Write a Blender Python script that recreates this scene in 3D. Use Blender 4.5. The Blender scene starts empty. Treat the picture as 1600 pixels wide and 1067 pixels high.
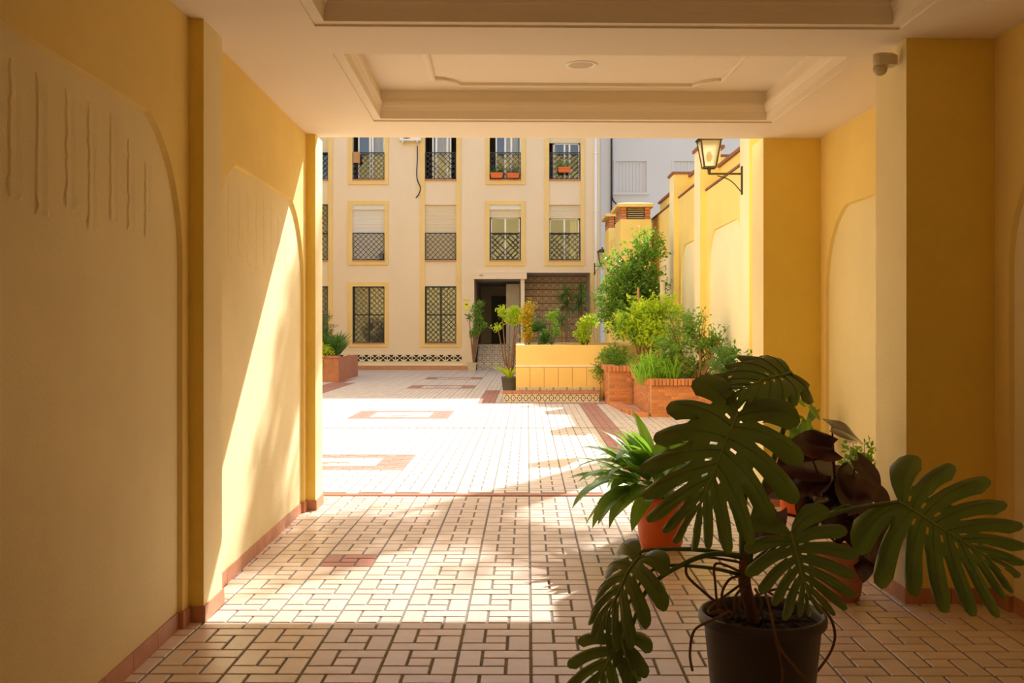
import bpy, math, random
from math import sin, cos, pi, radians as R, sqrt
from mathutils import Vector, Matrix
random.seed(7)
SC = bpy.context.scene
COL = SC.collection

# ------------------------------------------------------------------ camera
H = 1.6; FP = 1600.0; U0 = 812.0; V0 = 511.0
cd = bpy.data.cameras.new('camera'); cam = bpy.data.objects.new('camera', cd); COL.objects.link(cam)
cam.location = (0, 0, H); cam.rotation_euler = (pi/2, 0, 0)
cd.sensor_width = 36; cd.lens = 36.0
cd.shift_x = -12/1600; cd.shift_y = -22.5/1600
cd.clip_end = 300
SC.camera = cam
# ------------------------------------------------------------------ world, sun, exposure
w = bpy.data.worlds.new('sky'); SC.world = w; w.use_nodes = True
nt = w.node_tree; bg = nt.nodes['Background']
SUN = Vector((-.55, -1, -.915)).normalized()
sky = nt.nodes.new('ShaderNodeTexSky'); sky.sky_type = 'NISHITA'; sky.sun_disc = False
sky.sun_elevation = math.asin(-SUN.z); sky.sun_rotation = math.atan2(-SUN.x, -SUN.y)
sky.air_density = 1.0; sky.dust_density = 2.5; sky.ozone_density = .8
hz = nt.nodes.new('ShaderNodeMix'); hz.data_type = 'RGBA'; hz.inputs[0].default_value = .55; hz.inputs[7].default_value = (1.9, 1.85, 1.85, 1)   # bright summer haze
nt.links.new(sky.outputs[0], hz.inputs[6]); nt.links.new(hz.outputs[2], bg.inputs[0]); bg.inputs[1].default_value = 0.42
ld = bpy.data.lights.new('sun', 'SUN'); ld.energy = 8.3; ld.angle = R(0.6); ld.color = (1.0, .965, .91)
lo = bpy.data.objects.new('sun', ld); COL.objects.link(lo); lo.location = (20, 60, 40)
lo.rotation_euler = SUN.to_track_quat('-Z', 'Y').to_euler()
# added fill lamp behind the camera, standing in for daylight from the street
ad = bpy.data.lights.new('street_fill', 'AREA'); ad.shape = 'RECTANGLE'; ad.size = 4.2; ad.size_y = 3.0
ad.energy = 5; ad.color = (1.0, .93, .84)
ao = bpy.data.objects.new('street_fill', ad); COL.objects.link(ao); ao.location = (.6, -4.6, 1.7)
ao.rotation_euler = (pi/2, 0, 0)
SC.view_settings.view_transform = 'Standard'; SC.view_settings.look = 'None'
SC.view_settings.gamma = 1; SC.view_settings.use_curve_mapping = False
SC.view_settings.exposure = 0.08
SC.cycles.max_bounces = 14; SC.cycles.diffuse_bounces = 9; SC.cycles.glossy_bounces = 4
SC.cycles.transparent_max_bounces = 12; SC.cycles.sample_clamp_indirect = 8.0

# ------------------------------------------------------------------ helpers
def C(r, g, b):
    f = lambda c: (c/255/12.92) if c/255 <= .04045 else ((c/255+.055)/1.055)**2.4
    return (f(r), f(g), f(b), 1)
def W(u, v, Y):
    return Vector(((u-U0)/FP*Y, Y, H-(v-V0)/FP*Y))
TH = .0206
def P(s, t, z=0): return Vector((s*cos(TH)-t*sin(TH), s*sin(TH)+t*cos(TH), z))
PX = lambda p: P(p[0], p[1], p[2])

class MB:
    def __init__(self, xf=None): self.v = []; self.f = []; self.m = []; self.xf = xf
    def add(self, vs, fs, m=0):
        o = len(self.v)
        for p in vs:
            p = Vector(p); self.v.append(self.xf(p) if self.xf else p)
        for q in fs: self.f.append([o+i for i in q]); self.m.append(m)
    def box(self, x0, x1, y0, y1, z0, z1, m=0):
        self.add([(x0,y0,z0),(x1,y0,z0),(x1,y1,z0),(x0,y1,z0),(x0,y0,z1),(x1,y0,z1),(x1,y1,z1),(x0,y1,z1)],
                 [(0,3,2,1),(4,5,6,7),(0,1,5,4),(1,2,6,5),(2,3,7,6),(3,0,4,7)], m)
    def chamfer(self, x0, x1, y0, y1, z0, z1, c, m=0):   # box with all top/vertical edges eased
        vs = []
        for (z, k) in ((z0, 0), (z1-c, 0), (z1, c)):
            a, b, d, e = x0+k, x1-k, y0+k, y1-k
            vs += [(a+c,d,z),(b-c,d,z),(b,d+c,z),(b,e-c,z),(b-c,e,z),(a+c,e,z),(a,e-c,z),(a,d+c,z)]
        fs = [tuple(range(7,-1,-1)), tuple(range(16, 24))]
        for r in (0, 8):
            for i in range(8): j = (i+1) % 8; fs.append((r+i, r+j, r+8+j, r+8+i))
        self.add(vs, fs, m)
    def poly(self, pts, m=0): self.add(pts, [tuple(range(len(pts)))], m)
    def strip(self, a, b, m=0, close=False):
        n = len(a); fs = []
        for i in range(n if close else n-1):
            j = (i+1) % n; fs.append((i, j, n+j, n+i))
        self.add(list(a)+list(b), fs, m)
    def bar(self, p, q, wd, m=0, up=None):
        p = Vector(p); q = Vector(q); d = (q-p).normalized()
        u = Vector(up) if up else (Vector((0,0,1)) if abs(d.z) < .9 else Vector((1,0,0)))
        a = d.cross(u).normalized()*wd/2; b = d.cross(a).normalized()*wd/2
        vs = [p-a-b, p+a-b, p+a+b, p-a+b, q-a-b, q+a-b, q+a+b, q-a+b]
        self.add(vs, [(0,3,2,1),(4,5,6,7),(0,1,5,4),(1,2,6,5),(2,3,7,6),(3,0,4,7)], m)
    def tube(self, path, rad, n=8, m=0, cap=True):
        path = [Vector(p) for p in path]; k = len(path)
        if not isinstance(rad, (list, tuple)): rad = [rad]*k
        vs = []; prev = None
        for i, p in enumerate(path):
            d = (path[min(i+1,k-1)]-path[max(i-1,0)]).normalized()
            if prev is None:
                a = d.orthogonal().normalized()
            else:
                a = (prev - d*prev.dot(d)).normalized()
            prev = a; b = d.cross(a)
            for j in range(n):
                t = 2*pi*j/n; vs.append(p+(a*cos(t)+b*sin(t))*rad[i])
        fs = []
        for i in range(k-1):
            for j in range(n):
                jj = (j+1) % n; fs.append((i*n+j, i*n+jj, (i+1)*n+jj, (i+1)*n+j))
        if cap: fs.append(tuple(range(n-1,-1,-1))); fs.append(tuple((k-1)*n+j for j in range(n)))
        self.add(vs, fs, m)
    def lathe(self, c, prof, n=40, m=0):
        c = Vector(c); k = len(prof); vs = []
        for (r, z) in prof:
            for j in range(n):
                t = 2*pi*j/n; vs.append(c+Vector((r*cos(t), r*sin(t), z)))
        fs = []
        for i in range(k-1):
            for j in range(n):
                jj = (j+1) % n; fs.append((i*n+j, i*n+jj, (i+1)*n+jj, (i+1)*n+j))
        self.add(vs, fs, m)
    def ball(self, c, r, n=8, m=0, sz=1):
        prof = [(r*sin(pi*i/n)+1e-4, -r*cos(pi*i/n)*sz) for i in range(n+1)]
        self.lathe(c, prof, n*2, m)
    def build(self, name, mats, parent=None, smooth=False, label=None, kind=None):
        me = bpy.data.meshes.new(name)
        me.from_pydata([tuple(p) for p in self.v], [], self.f)
        if not isinstance(mats, (list, tuple)): mats = [mats]
        for mm in mats: me.materials.append(mm)
        if len(mats) > 1: me.polygons.foreach_set('material_index', self.m)
        if smooth: me.polygons.foreach_set('use_smooth', [True]*len(me.polygons))
        me.update()
        return link(bpy.data.objects.new(name, me), parent, label, kind)
def link(o, parent=None, label=None, kind=None):
    COL.objects.link(o)
    if parent is not None:
        o.parent = parent; q = parent; T = Matrix()
        while q is not None:
            T = Matrix.Translation(q.location) @ T if q.type == 'EMPTY' else T
            q = q.parent
        if parent.type == 'EMPTY' or T != Matrix(): o.matrix_parent_inverse = T.inverted() if parent.type == 'EMPTY' else Matrix()
    if label: o['label'] = label
    if kind: o['kind'] = kind
    return o
def tag(o, label, cat, group=None, kind=None):
    o['label'] = label; o['category'] = cat
    if group: o['group'] = group
    if kind: o['kind'] = kind
    return o
def thing(name, label, cat, loc=(0,0,0), group=None, kind=None):
    o = bpy.data.objects.new(name, None); COL.objects.link(o); o.location = loc; o.empty_display_size = .1
    return tag(o, label, cat, group, kind)
def smooth_path(pts, n=6):
    pts = [Vector(p) for p in pts]; out = []
    for i in range(len(pts)-1):
        p0 = pts[max(i-1,0)]; p1 = pts[i]; p2 = pts[i+1]; p3 = pts[min(i+2,len(pts)-1)]
        for k in range(n):
            t = k/n
            out.append(.5*((2*p1)+(p2-p0)*t+(2*p0-5*p1+4*p2-p3)*t*t+(3*p1-p0-3*p2+p3)*t**3))
    out.append(pts[-1]); return out

# ------------------------------------------------------------------ materials
def mat(name, col, rough=.7, var=0, vscale=3, bump=0, bscale=40, island=0, spec=None, metal=0, trans=0, col2=None, stretch=None, coat=0, sheen=0, mottle=None):
    m = bpy.data.materials.new(name); m.use_nodes = True; n = m.node_tree.nodes; l = m.node_tree.links
    b = n['Principled BSDF']; b.inputs['Roughness'].default_value = rough; b.inputs['Metallic'].default_value = metal
    b.inputs['Base Color'].default_value = col
    if spec is not None: b.inputs['Specular IOR Level'].default_value = spec
    if coat: b.inputs['Coat Weight'].default_value = coat; b.inputs['Coat Roughness'].default_value = .12
    tc = n.new('ShaderNodeTexCoord'); src = tc.outputs['Object']
    if stretch:
        mp = n.new('ShaderNodeMapping'); mp.inputs['Scale'].default_value = stretch; l.new(src, mp.inputs[0]); src = mp.outputs[0]
    cur = None
    if var or col2:
        no = n.new('ShaderNodeTexNoise'); no.inputs['Scale'].default_value = vscale; no.inputs['Detail'].default_value = 5; no.inputs['Roughness'].default_value = .6
        l.new(src, no.inputs[0])
        mx = n.new('ShaderNodeMix'); mx.data_type = 'RGBA'
        rp = n.new('ShaderNodeMapRange'); rp.inputs[1].default_value = .35; rp.inputs[2].default_value = .68
        l.new(no.outputs[0], rp.inputs[0]); l.new(rp.outputs[0], mx.inputs[0])
        c2 = col2 or tuple(c*(1-var) for c in col[:3])+(1,)
        mx.inputs[6].default_value = col; mx.inputs[7].default_value = c2; cur = mx.outputs[2]
    if island:
        g = n.new('ShaderNodeNewGeometry'); hs = n.new('ShaderNodeHueSaturation')
        mr = n.new('ShaderNodeMapRange'); mr.inputs[3].default_value = 1-island; mr.inputs[4].default_value = 1+island
        oi = n.new('ShaderNodeObjectInfo'); ad_ = n.new('ShaderNodeMath'); fr = n.new('ShaderNodeMath'); fr.operation = 'FRACT'
        l.new(g.outputs['Random Per Island'], ad_.inputs[0]); l.new(oi.outputs['Random'], ad_.inputs[1]); l.new(ad_.outputs[0], fr.inputs[0])
        l.new(fr.outputs[0], mr.inputs[0]); l.new(mr.outputs[0], hs.inputs['Value'])
        if cur: l.new(cur, hs.inputs['Color'])
        else: hs.inputs['Color'].default_value = col
        cur = hs.outputs[0]
    if cur: l.new(cur, b.inputs['Base Color'])
    if bump:
        nb = n.new('ShaderNodeTexNoise'); nb.inputs['Scale'].default_value = bscale; nb.inputs['Detail'].default_value = 6
        bp = n.new('ShaderNodeBump'); bp.inputs['Strength'].default_value = bump; bp.inputs['Distance'].default_value = .02
        l.new(src, nb.inputs[0]); l.new(nb.outputs[0], bp.inputs['Height']); l.new(bp.outputs[0], b.inputs['Normal'])
    if trans:
        out = n['Material Output']; tr = n.new('ShaderNodeBsdfTranslucent'); ms = n.new('ShaderNodeMixShader'); ms.inputs[0].default_value = trans
        tr.inputs[0].default_value = (min(1, col[0]*1.6), min(1, col[1]*1.7), col[2]*.7, 1)
        l.new(b.outputs[0], ms.inputs[1]); l.new(tr.outputs[0], ms.inputs[2]); l.new(ms.outputs[0], out.inputs[0])
    return m
M = {}
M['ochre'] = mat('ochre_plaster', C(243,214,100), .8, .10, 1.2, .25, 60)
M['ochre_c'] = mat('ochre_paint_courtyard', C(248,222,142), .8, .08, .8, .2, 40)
M['cream_c'] = mat('cream_paint_courtyard', C(249,237,204), .8, .07, .9, .2, 40)
M['ceil'] = mat('ceiling_paint', C(240,229,208), .85, .03, .8)
M['mould'] = mat('plaster_moulding', C(240,228,206), .7)
M['terra_b'] = mat('terracotta_skirting', C(198,136,102), .45, .2, 8, .1, 60, island=.08)
M['tile'] = mat('beige_glazed_tile', C(228,207,188), .3, .10, 9, .06, 50, island=.07, spec=.5)
M['tile_red'] = mat('red_glazed_tile', C(180,116,92), .32, .12, 9, .06, 50, island=.08)
M['tile_y'] = mat('courtyard_tile', C(216,202,192), .55, .12, 5, .1, 30, island=.06)
M['tile_yr'] = mat('courtyard_red_tile', C(176,122,108), .6, .15, 5, .1, 30, island=.08)
M['mortar'] = mat('grey_mortar', C(136,126,118), .9, .2, 14, .4, 80)
M['fac'] = mat('facade_render', C(241,219,190), .85, .07, .5, .1, 20, stretch=(1,1,.4))
M['fac_o'] = mat('facade_ochre_band', C(242,208,136), .8, .08, 1)
M['white_wall'] = mat('pale_grey_render', C(236,230,224), .85, .05, .3)
M['white'] = mat('white_pvc', C(240,238,232), .45)
M['alu'] = mat('beige_shutter', C(226,210,182), .55)
M['shutter_w'] = mat('pale_shutter', C(228,222,216), .55)
M['iron'] = mat('black_iron', C(48,44,44), .55)
M['lantern'] = mat('bronze_iron', C(74,62,44), .5, metal=.5)
M['brick'] = mat('orange_brick', C(208,136,94), .8, .2, 12, .3, 60, island=.16)
M['bmort'] = mat('brick_mortar', C(196,160,124), .9)
M['terra'] = mat('terracotta', C(196,130,96), .8, .25, 6, .3, 40)
M['coping'] = mat('coping_tile', C(146,98,76), .75, .2, 8)
M['orange_pot'] = mat('orange_plastic', C(226,102,36), .42, .06, 4)
M['grey_pot'] = mat('dark_grey_plastic', C(64,60,58), .45, .05, 6, .05, 80)
M['grey_pot2'] = mat('grey_plastic', C(92,90,92), .5)
M['soil'] = mat('soil', C(52,38,28), .95, .5, 30, 1.0, 50)
M['stone'] = mat('stone_planter', C(212,196,168), .85, .1, 6)
M['dark_door'] = mat('dark_door', C(58,58,66), .5)
M['interior'] = mat('porch_grey', C(196,188,184), .8)
M['net'] = mat('grey_net_curtain', C(150,138,128), .9)
M['room'] = mat('dim_room', C(84,78,72), .9)
M['curtain'] = mat('curtain', C(224,206,168), .9)
M['yellow_sign'] = mat('yellow_notice', C(232,226,70), .5)
M['sign_b'] = mat('notice_blue', C(60,80,120), .5)
M['wood'] = mat('brown_board', C(190,142,96), .8)
M['cable'] = mat('black_cable', C(40,36,36), .6)
M['bark'] = mat('bark', C(150,112,80), .9, .3, 12, .4, 40)
M['stake'] = mat('wood_stake', C(196,142,96), .85, .2, 10)
M['cream_plastic'] = mat('aged_plastic', C(214,198,166), .5)
def leafm(n, c, rough=.45, tr=.38, isl=.28, coat=0, **k): return mat(n, c, rough, .2, 12, island=isl, trans=tr, coat=coat, **k)
M['monstera'] = leafm('monstera_leaf', C(98,118,58), .30, .26, .08, coat=.25)
M['monstera_u'] = mat('monstera_vein', C(142,160,72), .5)
M['petiole'] = mat('green_petiole', C(96,120,58), .5)
M['root'] = mat('aerial_root', C(128,92,66), .85, .2, 20)
M['aspid'] = leafm('cast_iron_leaf', C(116,150,68), .28, .4, .2)
M['purple'] = leafm('purple_leaf', C(72,44,46), .2, .12, .4, coat=.6)
M['purple_stem'] = mat('purple_stem', C(96,36,34), .5)
M['leaf_g'] = leafm('shrub_leaf', C(122,158,62))
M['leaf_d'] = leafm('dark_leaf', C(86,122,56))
M['leaf_y'] = leafm('yellow_green_leaf', C(190,212,60))
M['leaf_yy'] = leafm('croton_leaf', C(206,176,52))
M['leaf_l'] = leafm('light_leaf', C(150,190,70))
M['leaf_b'] = leafm('rosemary_leaf', C(100,124,88))
M['white_fl'] = mat('white_flower', C(235,232,220), .7)

def pane_mat():
    m = bpy.data.materials.new('window_glass'); m.use_nodes = True; n = m.node_tree.nodes; l = m.node_tree.links
    n.clear(); out = n.new('ShaderNodeOutputMaterial'); mx = n.new('ShaderNodeMixShader'); g = n.new('ShaderNodeBsdfGlossy'); t = n.new('ShaderNodeBsdfTransparent')
    g.inputs['Roughness'].default_value = .03; g.inputs[0].default_value = (.9,.95,1,1); t.inputs[0].default_value = (.75,.78,.78,1)
    mx.inputs[0].default_value = .13
    l.new(t.outputs[0], mx.inputs[1]); l.new(g.outputs[0], mx.inputs[2]); l.new(mx.outputs[0], out.inputs[0]); return m
M['glass'] = pane_mat()
def frost():
    m = mat('frosted_glass', C(226,214,176), .35); b = m.node_tree.nodes['Principled BSDF']
    b.inputs['Transmission Weight'].default_value = .55; b.inputs['Roughness'].default_value = .5; return m
M['frost'] = frost()

def math_(n, l, op, a, b=None):
    x = n.new('ShaderNodeMath'); x.operation = op
    for i, q in enumerate((a, b)):
        if q is None: continue
        if isinstance(q, (int, float)): x.inputs[i].default_value = q
        else: l.new(q, x.inputs[i])
    return x.outputs[0]
def tile_pattern(name, cell, axes, bgc, fc, cc, border, gen=False):
    """printed tile: eight-pointed star, ring and centre, repeated every `cell` metres"""
    m = bpy.data.materials.new(name); m.use_nodes = True; n = m.node_tree.nodes; l = m.node_tree.links
    b = n['Principled BSDF']; b.inputs['Roughness'].default_value = .35
    tc = n.new('ShaderNodeTexCoord'); sp = n.new('ShaderNodeSeparateXYZ'); l.new(tc.outputs['Generated' if gen else 'Object'], sp.inputs[0])
    o = [sp.outputs[a] for a in axes]
    if gen: u = math_(n,l,'SUBTRACT',o[0],.5); v = math_(n,l,'SUBTRACT',o[1],.5)
    else:
        u = math_(n,l,'SUBTRACT',math_(n,l,'FRACT',math_(n,l,'DIVIDE',o[0],cell[0])),.5)
        v = math_(n,l,'SUBTRACT',math_(n,l,'FRACT',math_(n,l,'DIVIDE',o[1],cell[1])),.5)
    r = math_(n,l,'SQRT',math_(n,l,'ADD',math_(n,l,'MULTIPLY',u,u),math_(n,l,'MULTIPLY',v,v)))
    th = math_(n,l,'ARCTAN2',v,u); c8 = math_(n,l,'COSINE',math_(n,l,'MULTIPLY',th,8))
    star = math_(n,l,'LESS_THAN',r,math_(n,l,'ADD',math_(n,l,'MULTIPLY',c8,.07),.42))
    inner = math_(n,l,'LESS_THAN',r,math_(n,l,'ADD',math_(n,l,'MULTIPLY',c8,.06),.27))
    cen = math_(n,l,'LESS_THAN',r,.11)
    mx_ = math_(n,l,'MAXIMUM',math_(n,l,'ABSOLUTE',u),math_(n,l,'ABSOLUTE',v)); edge = math_(n,l,'GREATER_THAN',mx_,.465)
    cur = None
    for f, c in ((star, fc), (inner, bgc), (cen, cc), (edge, border)):
        mx = n.new('ShaderNodeMix'); mx.data_type = 'RGBA'; l.new(f, mx.inputs[0])
        if cur is None: mx.inputs[6].default_value = bgc
        else: l.new(cur, mx.inputs[6])
        mx.inputs[7].default_value = c; cur = mx.outputs[2]
    l.new(cur, b.inputs['Base Color']); return m
M['star'] = tile_pattern('star_tile', (1,1), (0,2), C(236,230,220), C(38,36,56), C(190,84,40), C(200,180,120), gen=True)
M['azulejo'] = tile_pattern('grey_azulejo', (.3,.22), (0,2), C(214,206,206), C(120,116,140), C(120,130,90), C(190,170,160))
M['azul2'] = tile_pattern('brown_azulejo', (.3,.26), (0,2), C(206,184,170), C(160,130,116), C(190,170,150), C(150,120,104))

# plaster wall with vertical streaks of patched render
def plaster(name, col, streaks):
    m = mat(name, col, .82, .09, 1.1, .0)
    n = m.node_tree.nodes; l = m.node_tree.links; b = n['Principled BSDF']
    tc = n.new('ShaderNodeTexCoord')
    fine = n.new('ShaderNodeTexNoise'); fine.inputs['Scale'].default_value = 55; fine.inputs['Detail'].default_value = 8; l.new(tc.outputs['Object'], fine.inputs[0])
    big = n.new('ShaderNodeTexNoise'); big.inputs['Scale'].default_value = 4; big.inputs['Detail'].default_value = 4; l.new(tc.outputs['Object'], big.inputs[0])
    h = math_(n,l,'ADD',math_(n,l,'MULTIPLY',fine.outputs[0],.20),math_(n,l,'MULTIPLY',big.outputs[0],.8))
    bp = n.new('ShaderNodeBump'); bp.inputs['Strength'].default_value = .45; bp.inputs['Distance'].default_value = .02
    l.new(h, bp.inputs['Height']); l.new(bp.outputs[0], b.inputs['Normal']); return m
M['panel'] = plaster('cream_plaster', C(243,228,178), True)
M['border'] = plaster('ochre_border_plaster', C(244,217,132), False)

# ------------------------------------------------------------------ passage shell
HC = 3.285; T0 = -5.0; TE = 9.12
SLW, SLP, SLF = -1.705, -1.68, -1.60      # left: panel, border, pilaster face
SRW, SRP, SRF = 2.90, 2.875, 2.36
def arch_outline(a0, a1, top, k=.52, Rr=.72, n=9):
    """(t,z) points from bottom at a0 up over to bottom at a1; shouldered arch"""
    ph = math.acos(1-k/Rr); right = []
    zc = top-Rr*sin(ph)
    for i in range(n+1):
        q = ph*i/n; right.append((a1-Rr*(1-cos(q)), zc+Rr*sin(q)))
    left = [(a0+(a1-t), z) for t, z in right]
    return [(a0, 0)]+left+right[::-1]+[(a1, 0)]
def bay(parent, sp, sw, t0, t1, a0, a1, side, top=2.63):
    """one bay: ochre border face with recessed cream arch panel"""
    o = arch_outline(a0, a1, top)
    g = .012
    oo = arch_outline(a0-g, a1+g, top+g)
    mb = MB(PX)
    pts = [(sp, t0, 0)]+[(sp, t, z) for t, z in oo]+[(sp, t1, 0), (sp, t1, HC), (sp, t0, HC)]
    if side < 0: pts = pts[::-1]
    mb.poly(pts)
    mb.strip([(sp, t, z) for t, z in oo], [(sw, t, z) for t, z in o])
    # mass behind
    mb.box(min(sw, sw+.4*side), max(sw, sw+.4*side), t0, t1, 0, HC+.1) if False else None
    mb.build('wall_border', M['border'], parent)
    pb = MB(PX); q = [(sw, t, z) for t, z in o]
    pb.poly(q if side > 0 else q[::-1]); pb.build('arch_panel', M['panel'], parent, label='pale recessed arched plaster panel')
wl = MB(PX); wl.box(-2.15, SLW-.003, T0, 9.33, 0, HC+.3); wall_left = wl.build('wall_left', M['ochre'])
tag(wall_left, 'left plastered wall of the covered passage with arched panels and pilasters', 'wall', kind='structure')
wr = MB(PX); wr.box(SRW+.003, 3.4, T0, 9.48, 0, HC+.3); wall_right = wr.build('wall_right', M['ochre'])
tag(wall_right, 'right plastered wall of the covered passage behind the potted plants', 'wall', kind='structure')
bay(wall_left, SLP, SLW, -1.3, 2.25, -1.15, 2.1, -1); bay(wall_left, SLP, SLW, 2.62, 5.59, 2.75, 5.47, -1)
bay(wall_left, SLP, SLW, 5.96, 8.98, 6.09, 8.86, -1); bay(wall_left, SLP, SLW, T0, -1.6, -4.7, -1.8, -1)
bay(wall_right, SRP, SRW, -1.3, 2.25, -1.15, 2.1, 1); bay(wall_right, SRP, SRW, 2.62, 5.88, 2.8, 5.7, 1, 2.61)
bay(wall_right, SRP, SRW, 6.36, 9.08, 6.5, 8.93, 1, 2.61); bay(wall_right, SRP, SRW, T0, -1.6, -4.7, -1.8, 1)
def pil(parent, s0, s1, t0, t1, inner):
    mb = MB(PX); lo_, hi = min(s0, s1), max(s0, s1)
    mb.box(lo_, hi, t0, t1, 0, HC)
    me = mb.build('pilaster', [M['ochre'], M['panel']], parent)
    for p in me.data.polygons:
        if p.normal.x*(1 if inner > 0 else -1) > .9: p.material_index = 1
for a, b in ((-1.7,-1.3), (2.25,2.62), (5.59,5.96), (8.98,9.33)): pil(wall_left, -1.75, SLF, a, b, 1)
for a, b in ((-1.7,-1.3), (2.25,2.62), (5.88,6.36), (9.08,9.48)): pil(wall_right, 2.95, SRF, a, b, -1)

# ------------------------------------------------------------------ vertical plaster streaks on the near left panel
sb = random.Random(3)
def streaks(t_a, t_b, n, hgt, name):
    stk = MB(PX)
    for k in range(n):
        t = t_a+(t_b-t_a)*k/(n-1)+sb.uniform(-.015,.015); z1 = 2.54-max(0, (k-n+3))*.07; z0 = 2.04+sb.uniform(-.04,.04); m = 16
        rows_ = [[] for _ in range(5)]
        for i in range(m+1):
            z = z1+(z0-z1)*i/m; e = 0 if i == 0 else (1.7 if i == m-1 else (0 if i == m else 1)); q = 1+sb.uniform(-.2,.2)
            if i >= m-2: q *= 1.15
            for row, (o, h) in zip(rows_, ((-.050,0),(-.038,.8),(0,.55),(.036,1),(.048,0))):
                row.append((SLW+.0004+hgt*h*e, t+o*q, z))
        for a, b in zip(rows_[:-1], rows_[1:]): stk.strip(a, b)
    stk.build(name, M['panel'], wall_left, smooth=True, kind='stuff')
streaks(3.41, 5.02, 8, .0055, 'plaster_ridges'); streaks(6.55, 8.25, 8, .0026, 'plaster_ridges')

# ------------------------------------------------------------------ ceiling
def slab_with_hole(mb, s0, s1, t0, t1, a0, a1, b0, b1, z, th=.02):
    for (x0, x1, y0, y1) in ((s0, a0, t0, t1), (a1, s1, t0, t1), (a0, a1, t0, b0), (a0, a1, b1, t1)):
        if x1-x0 > 1e-4 and y1-y0 > 1e-4: mb.box(x0, x1, y0, y1, z, z+th)
CA0, CA1 = -.955, 2.18
c1 = (1.6, 5.62); c2 = (6.34, 8.30)
mb = MB(PX)
slab_with_hole(mb, -2.1, 3.3, T0, 6.29, CA0, CA1, c1[0], c1[1], HC-.012, .032)
slab_with_hole(mb, -2.1, 3.3, 6.29, TE, CA0, CA1, 6.29, c2[1], HC, .02)
mb.box(-2.1, 3.3, T0, TE, HC+.23, HC+.4)
for (b0, b1) in (c1, (6.28, c2[1])):
    mb.box(CA0-.02, CA0, b0, b1, HC+.02, HC+.23); mb.box(CA1, CA1+.02, b0, b1, HC+.02, HC+.23)
    mb.box(CA0, CA1, b1, b1+.02, HC+.02, HC+.23); mb.box(CA0, CA1, b0-.02, b0, HC+.02, HC+.23)
ceiling = mb.build('ceiling', M['ceil']); tag(ceiling, 'cream plaster ceiling with two recessed coffers over the passage', 'ceiling', kind='structure')
prof = [(0,-.012),(.0,.004),(.012,.008),(.016,.02),(.03,.03),(.05,.05),(.066,.075),(.072,.095),(.078,.098),(.082,.112),(.082,.135),(0,.135)]
def cove(b0, b1, sides, z):
    """prof: offset inward from coffer edge, height"""
    corners = [(CA0,b0),(CA1,b0),(CA1,b1),(CA0,b1)]; inn = [(1,1),(-1,1),(-1,-1),(1,-1)]
    for k in sides:
        j = (k+1) % 4; mbx = MB(PX)
        A = [(corners[k][0]+inn[k][0]*(d-.06), corners[k][1]+inn[k][1]*(d-.06), z+h) for d, h in prof]
        B = [(corners[j][0]+inn[j][0]*(d-.06), corners[j][1]+inn[j][1]*(d-.06), z+h) for d, h in prof]
        mbx.strip(A, B); mbx.build('cove_moulding', M['mould'], ceiling)
cove(c1[0], c1[1], (0,1,2,3), HC-.012)
cove(6.28, c2[1], (1,2,3), HC)
def trimring(b0, b1, m_, nf=.13):
    x0, x1, y0, y1 = CA0+m_, CA1-m_, b0+.2, b1-.22; z = HC+.23
    pts = []
    def corner(cx, cy, a0):      # concave quarter
        q = [(cx+nf*cos(a0+pi/2*i/6), cy+nf*sin(a0+pi/2*i/6)) for i in range(7)]; return q
    pts += corner(x1, y1, pi)[::1] and [(x1, y1-nf*1.6)]+[(x1-.02, y1-nf*1.1)]
    pts = [(x0, y0), (x1, y0), (x1, y1-nf*1.5)]+[(x1-nf*1.5*sin(pi/2*i/6), y1-nf*1.5*cos(pi/2*i/6)) for i in range(1,7)]
    pts += [(x0+nf*1.5, y1)]+[(x0+nf*1.5*cos(pi/2*i/6), y1-nf*1.5*sin(pi/2*i/6)) for i in range(1,7)]
    n = len(pts); mbx = MB(PX)
    def off(i, d):
        p = Vector(pts[i]); a = Vector(pts[i-1]); b = Vector(pts[(i+1) % n])
        e1 = (p-a).normalized(); e2 = (b-p).normalized(); nn = (Vector((-e1.y, e1.x))+Vector((-e2.y, e2.x))).normalized()
        k = 1/max(.5, nn.dot(Vector((-e1.y, e1.x)))); return p+nn*d*k
    pr = [(0,0),(0,-.012),(.015,-.016),(.018,-.026),(.035,-.03),(.05,-.022),(.05,0)]
    for a, b in zip(pr[:-1], pr[1:]):
        A = [(*off(i, a[0]), z+a[1]) for i in range(n)]; B = [(*off(i, b[0]), z+b[1]) for i in range(n)]
        mbx.strip(A, B, close=True)
    mbx.build('panel_moulding', M['mould'], ceiling)
trimring(6.28, c2[1], .42); trimring(c1[0], c1[1], .42)
def downlight(p):
    t = thing('ceiling_light', 'round white recessed ceiling light in the coffer near the courtyard', 'light', p)
    a = MB(); a.lathe(p, [(.085,.0),(.09,-.006),(.105,-.010),(.12,-.006),(.122,.0)], 40); a.build('ring', M['white'], t, smooth=True)
    a = MB(); a.lathe(p, [(.0005,-.003),(.086,-.003)], 40); a.build('diffuser', M['frost'], t)
downlight(P(.605, 7.46, HC+.23))

# outer building mass over and beside the passage
mb = MB(PX)
mb.box(-12, 8, 8.7, TE, HC+.021, 13); mb.box(-12, -2.15, 8.7, 9.3, 0, HC+.03); mb.box(3.4, 8, 8.7, 9.4, 0, HC+.03)
mb.box(-12, 8, T0, 8.7, HC+.45, 4.0)
tag(mb.build('wall_front', M['ochre_c']), 'ochre building face over the mouth of the passage', 'wall', kind='structure')

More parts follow.
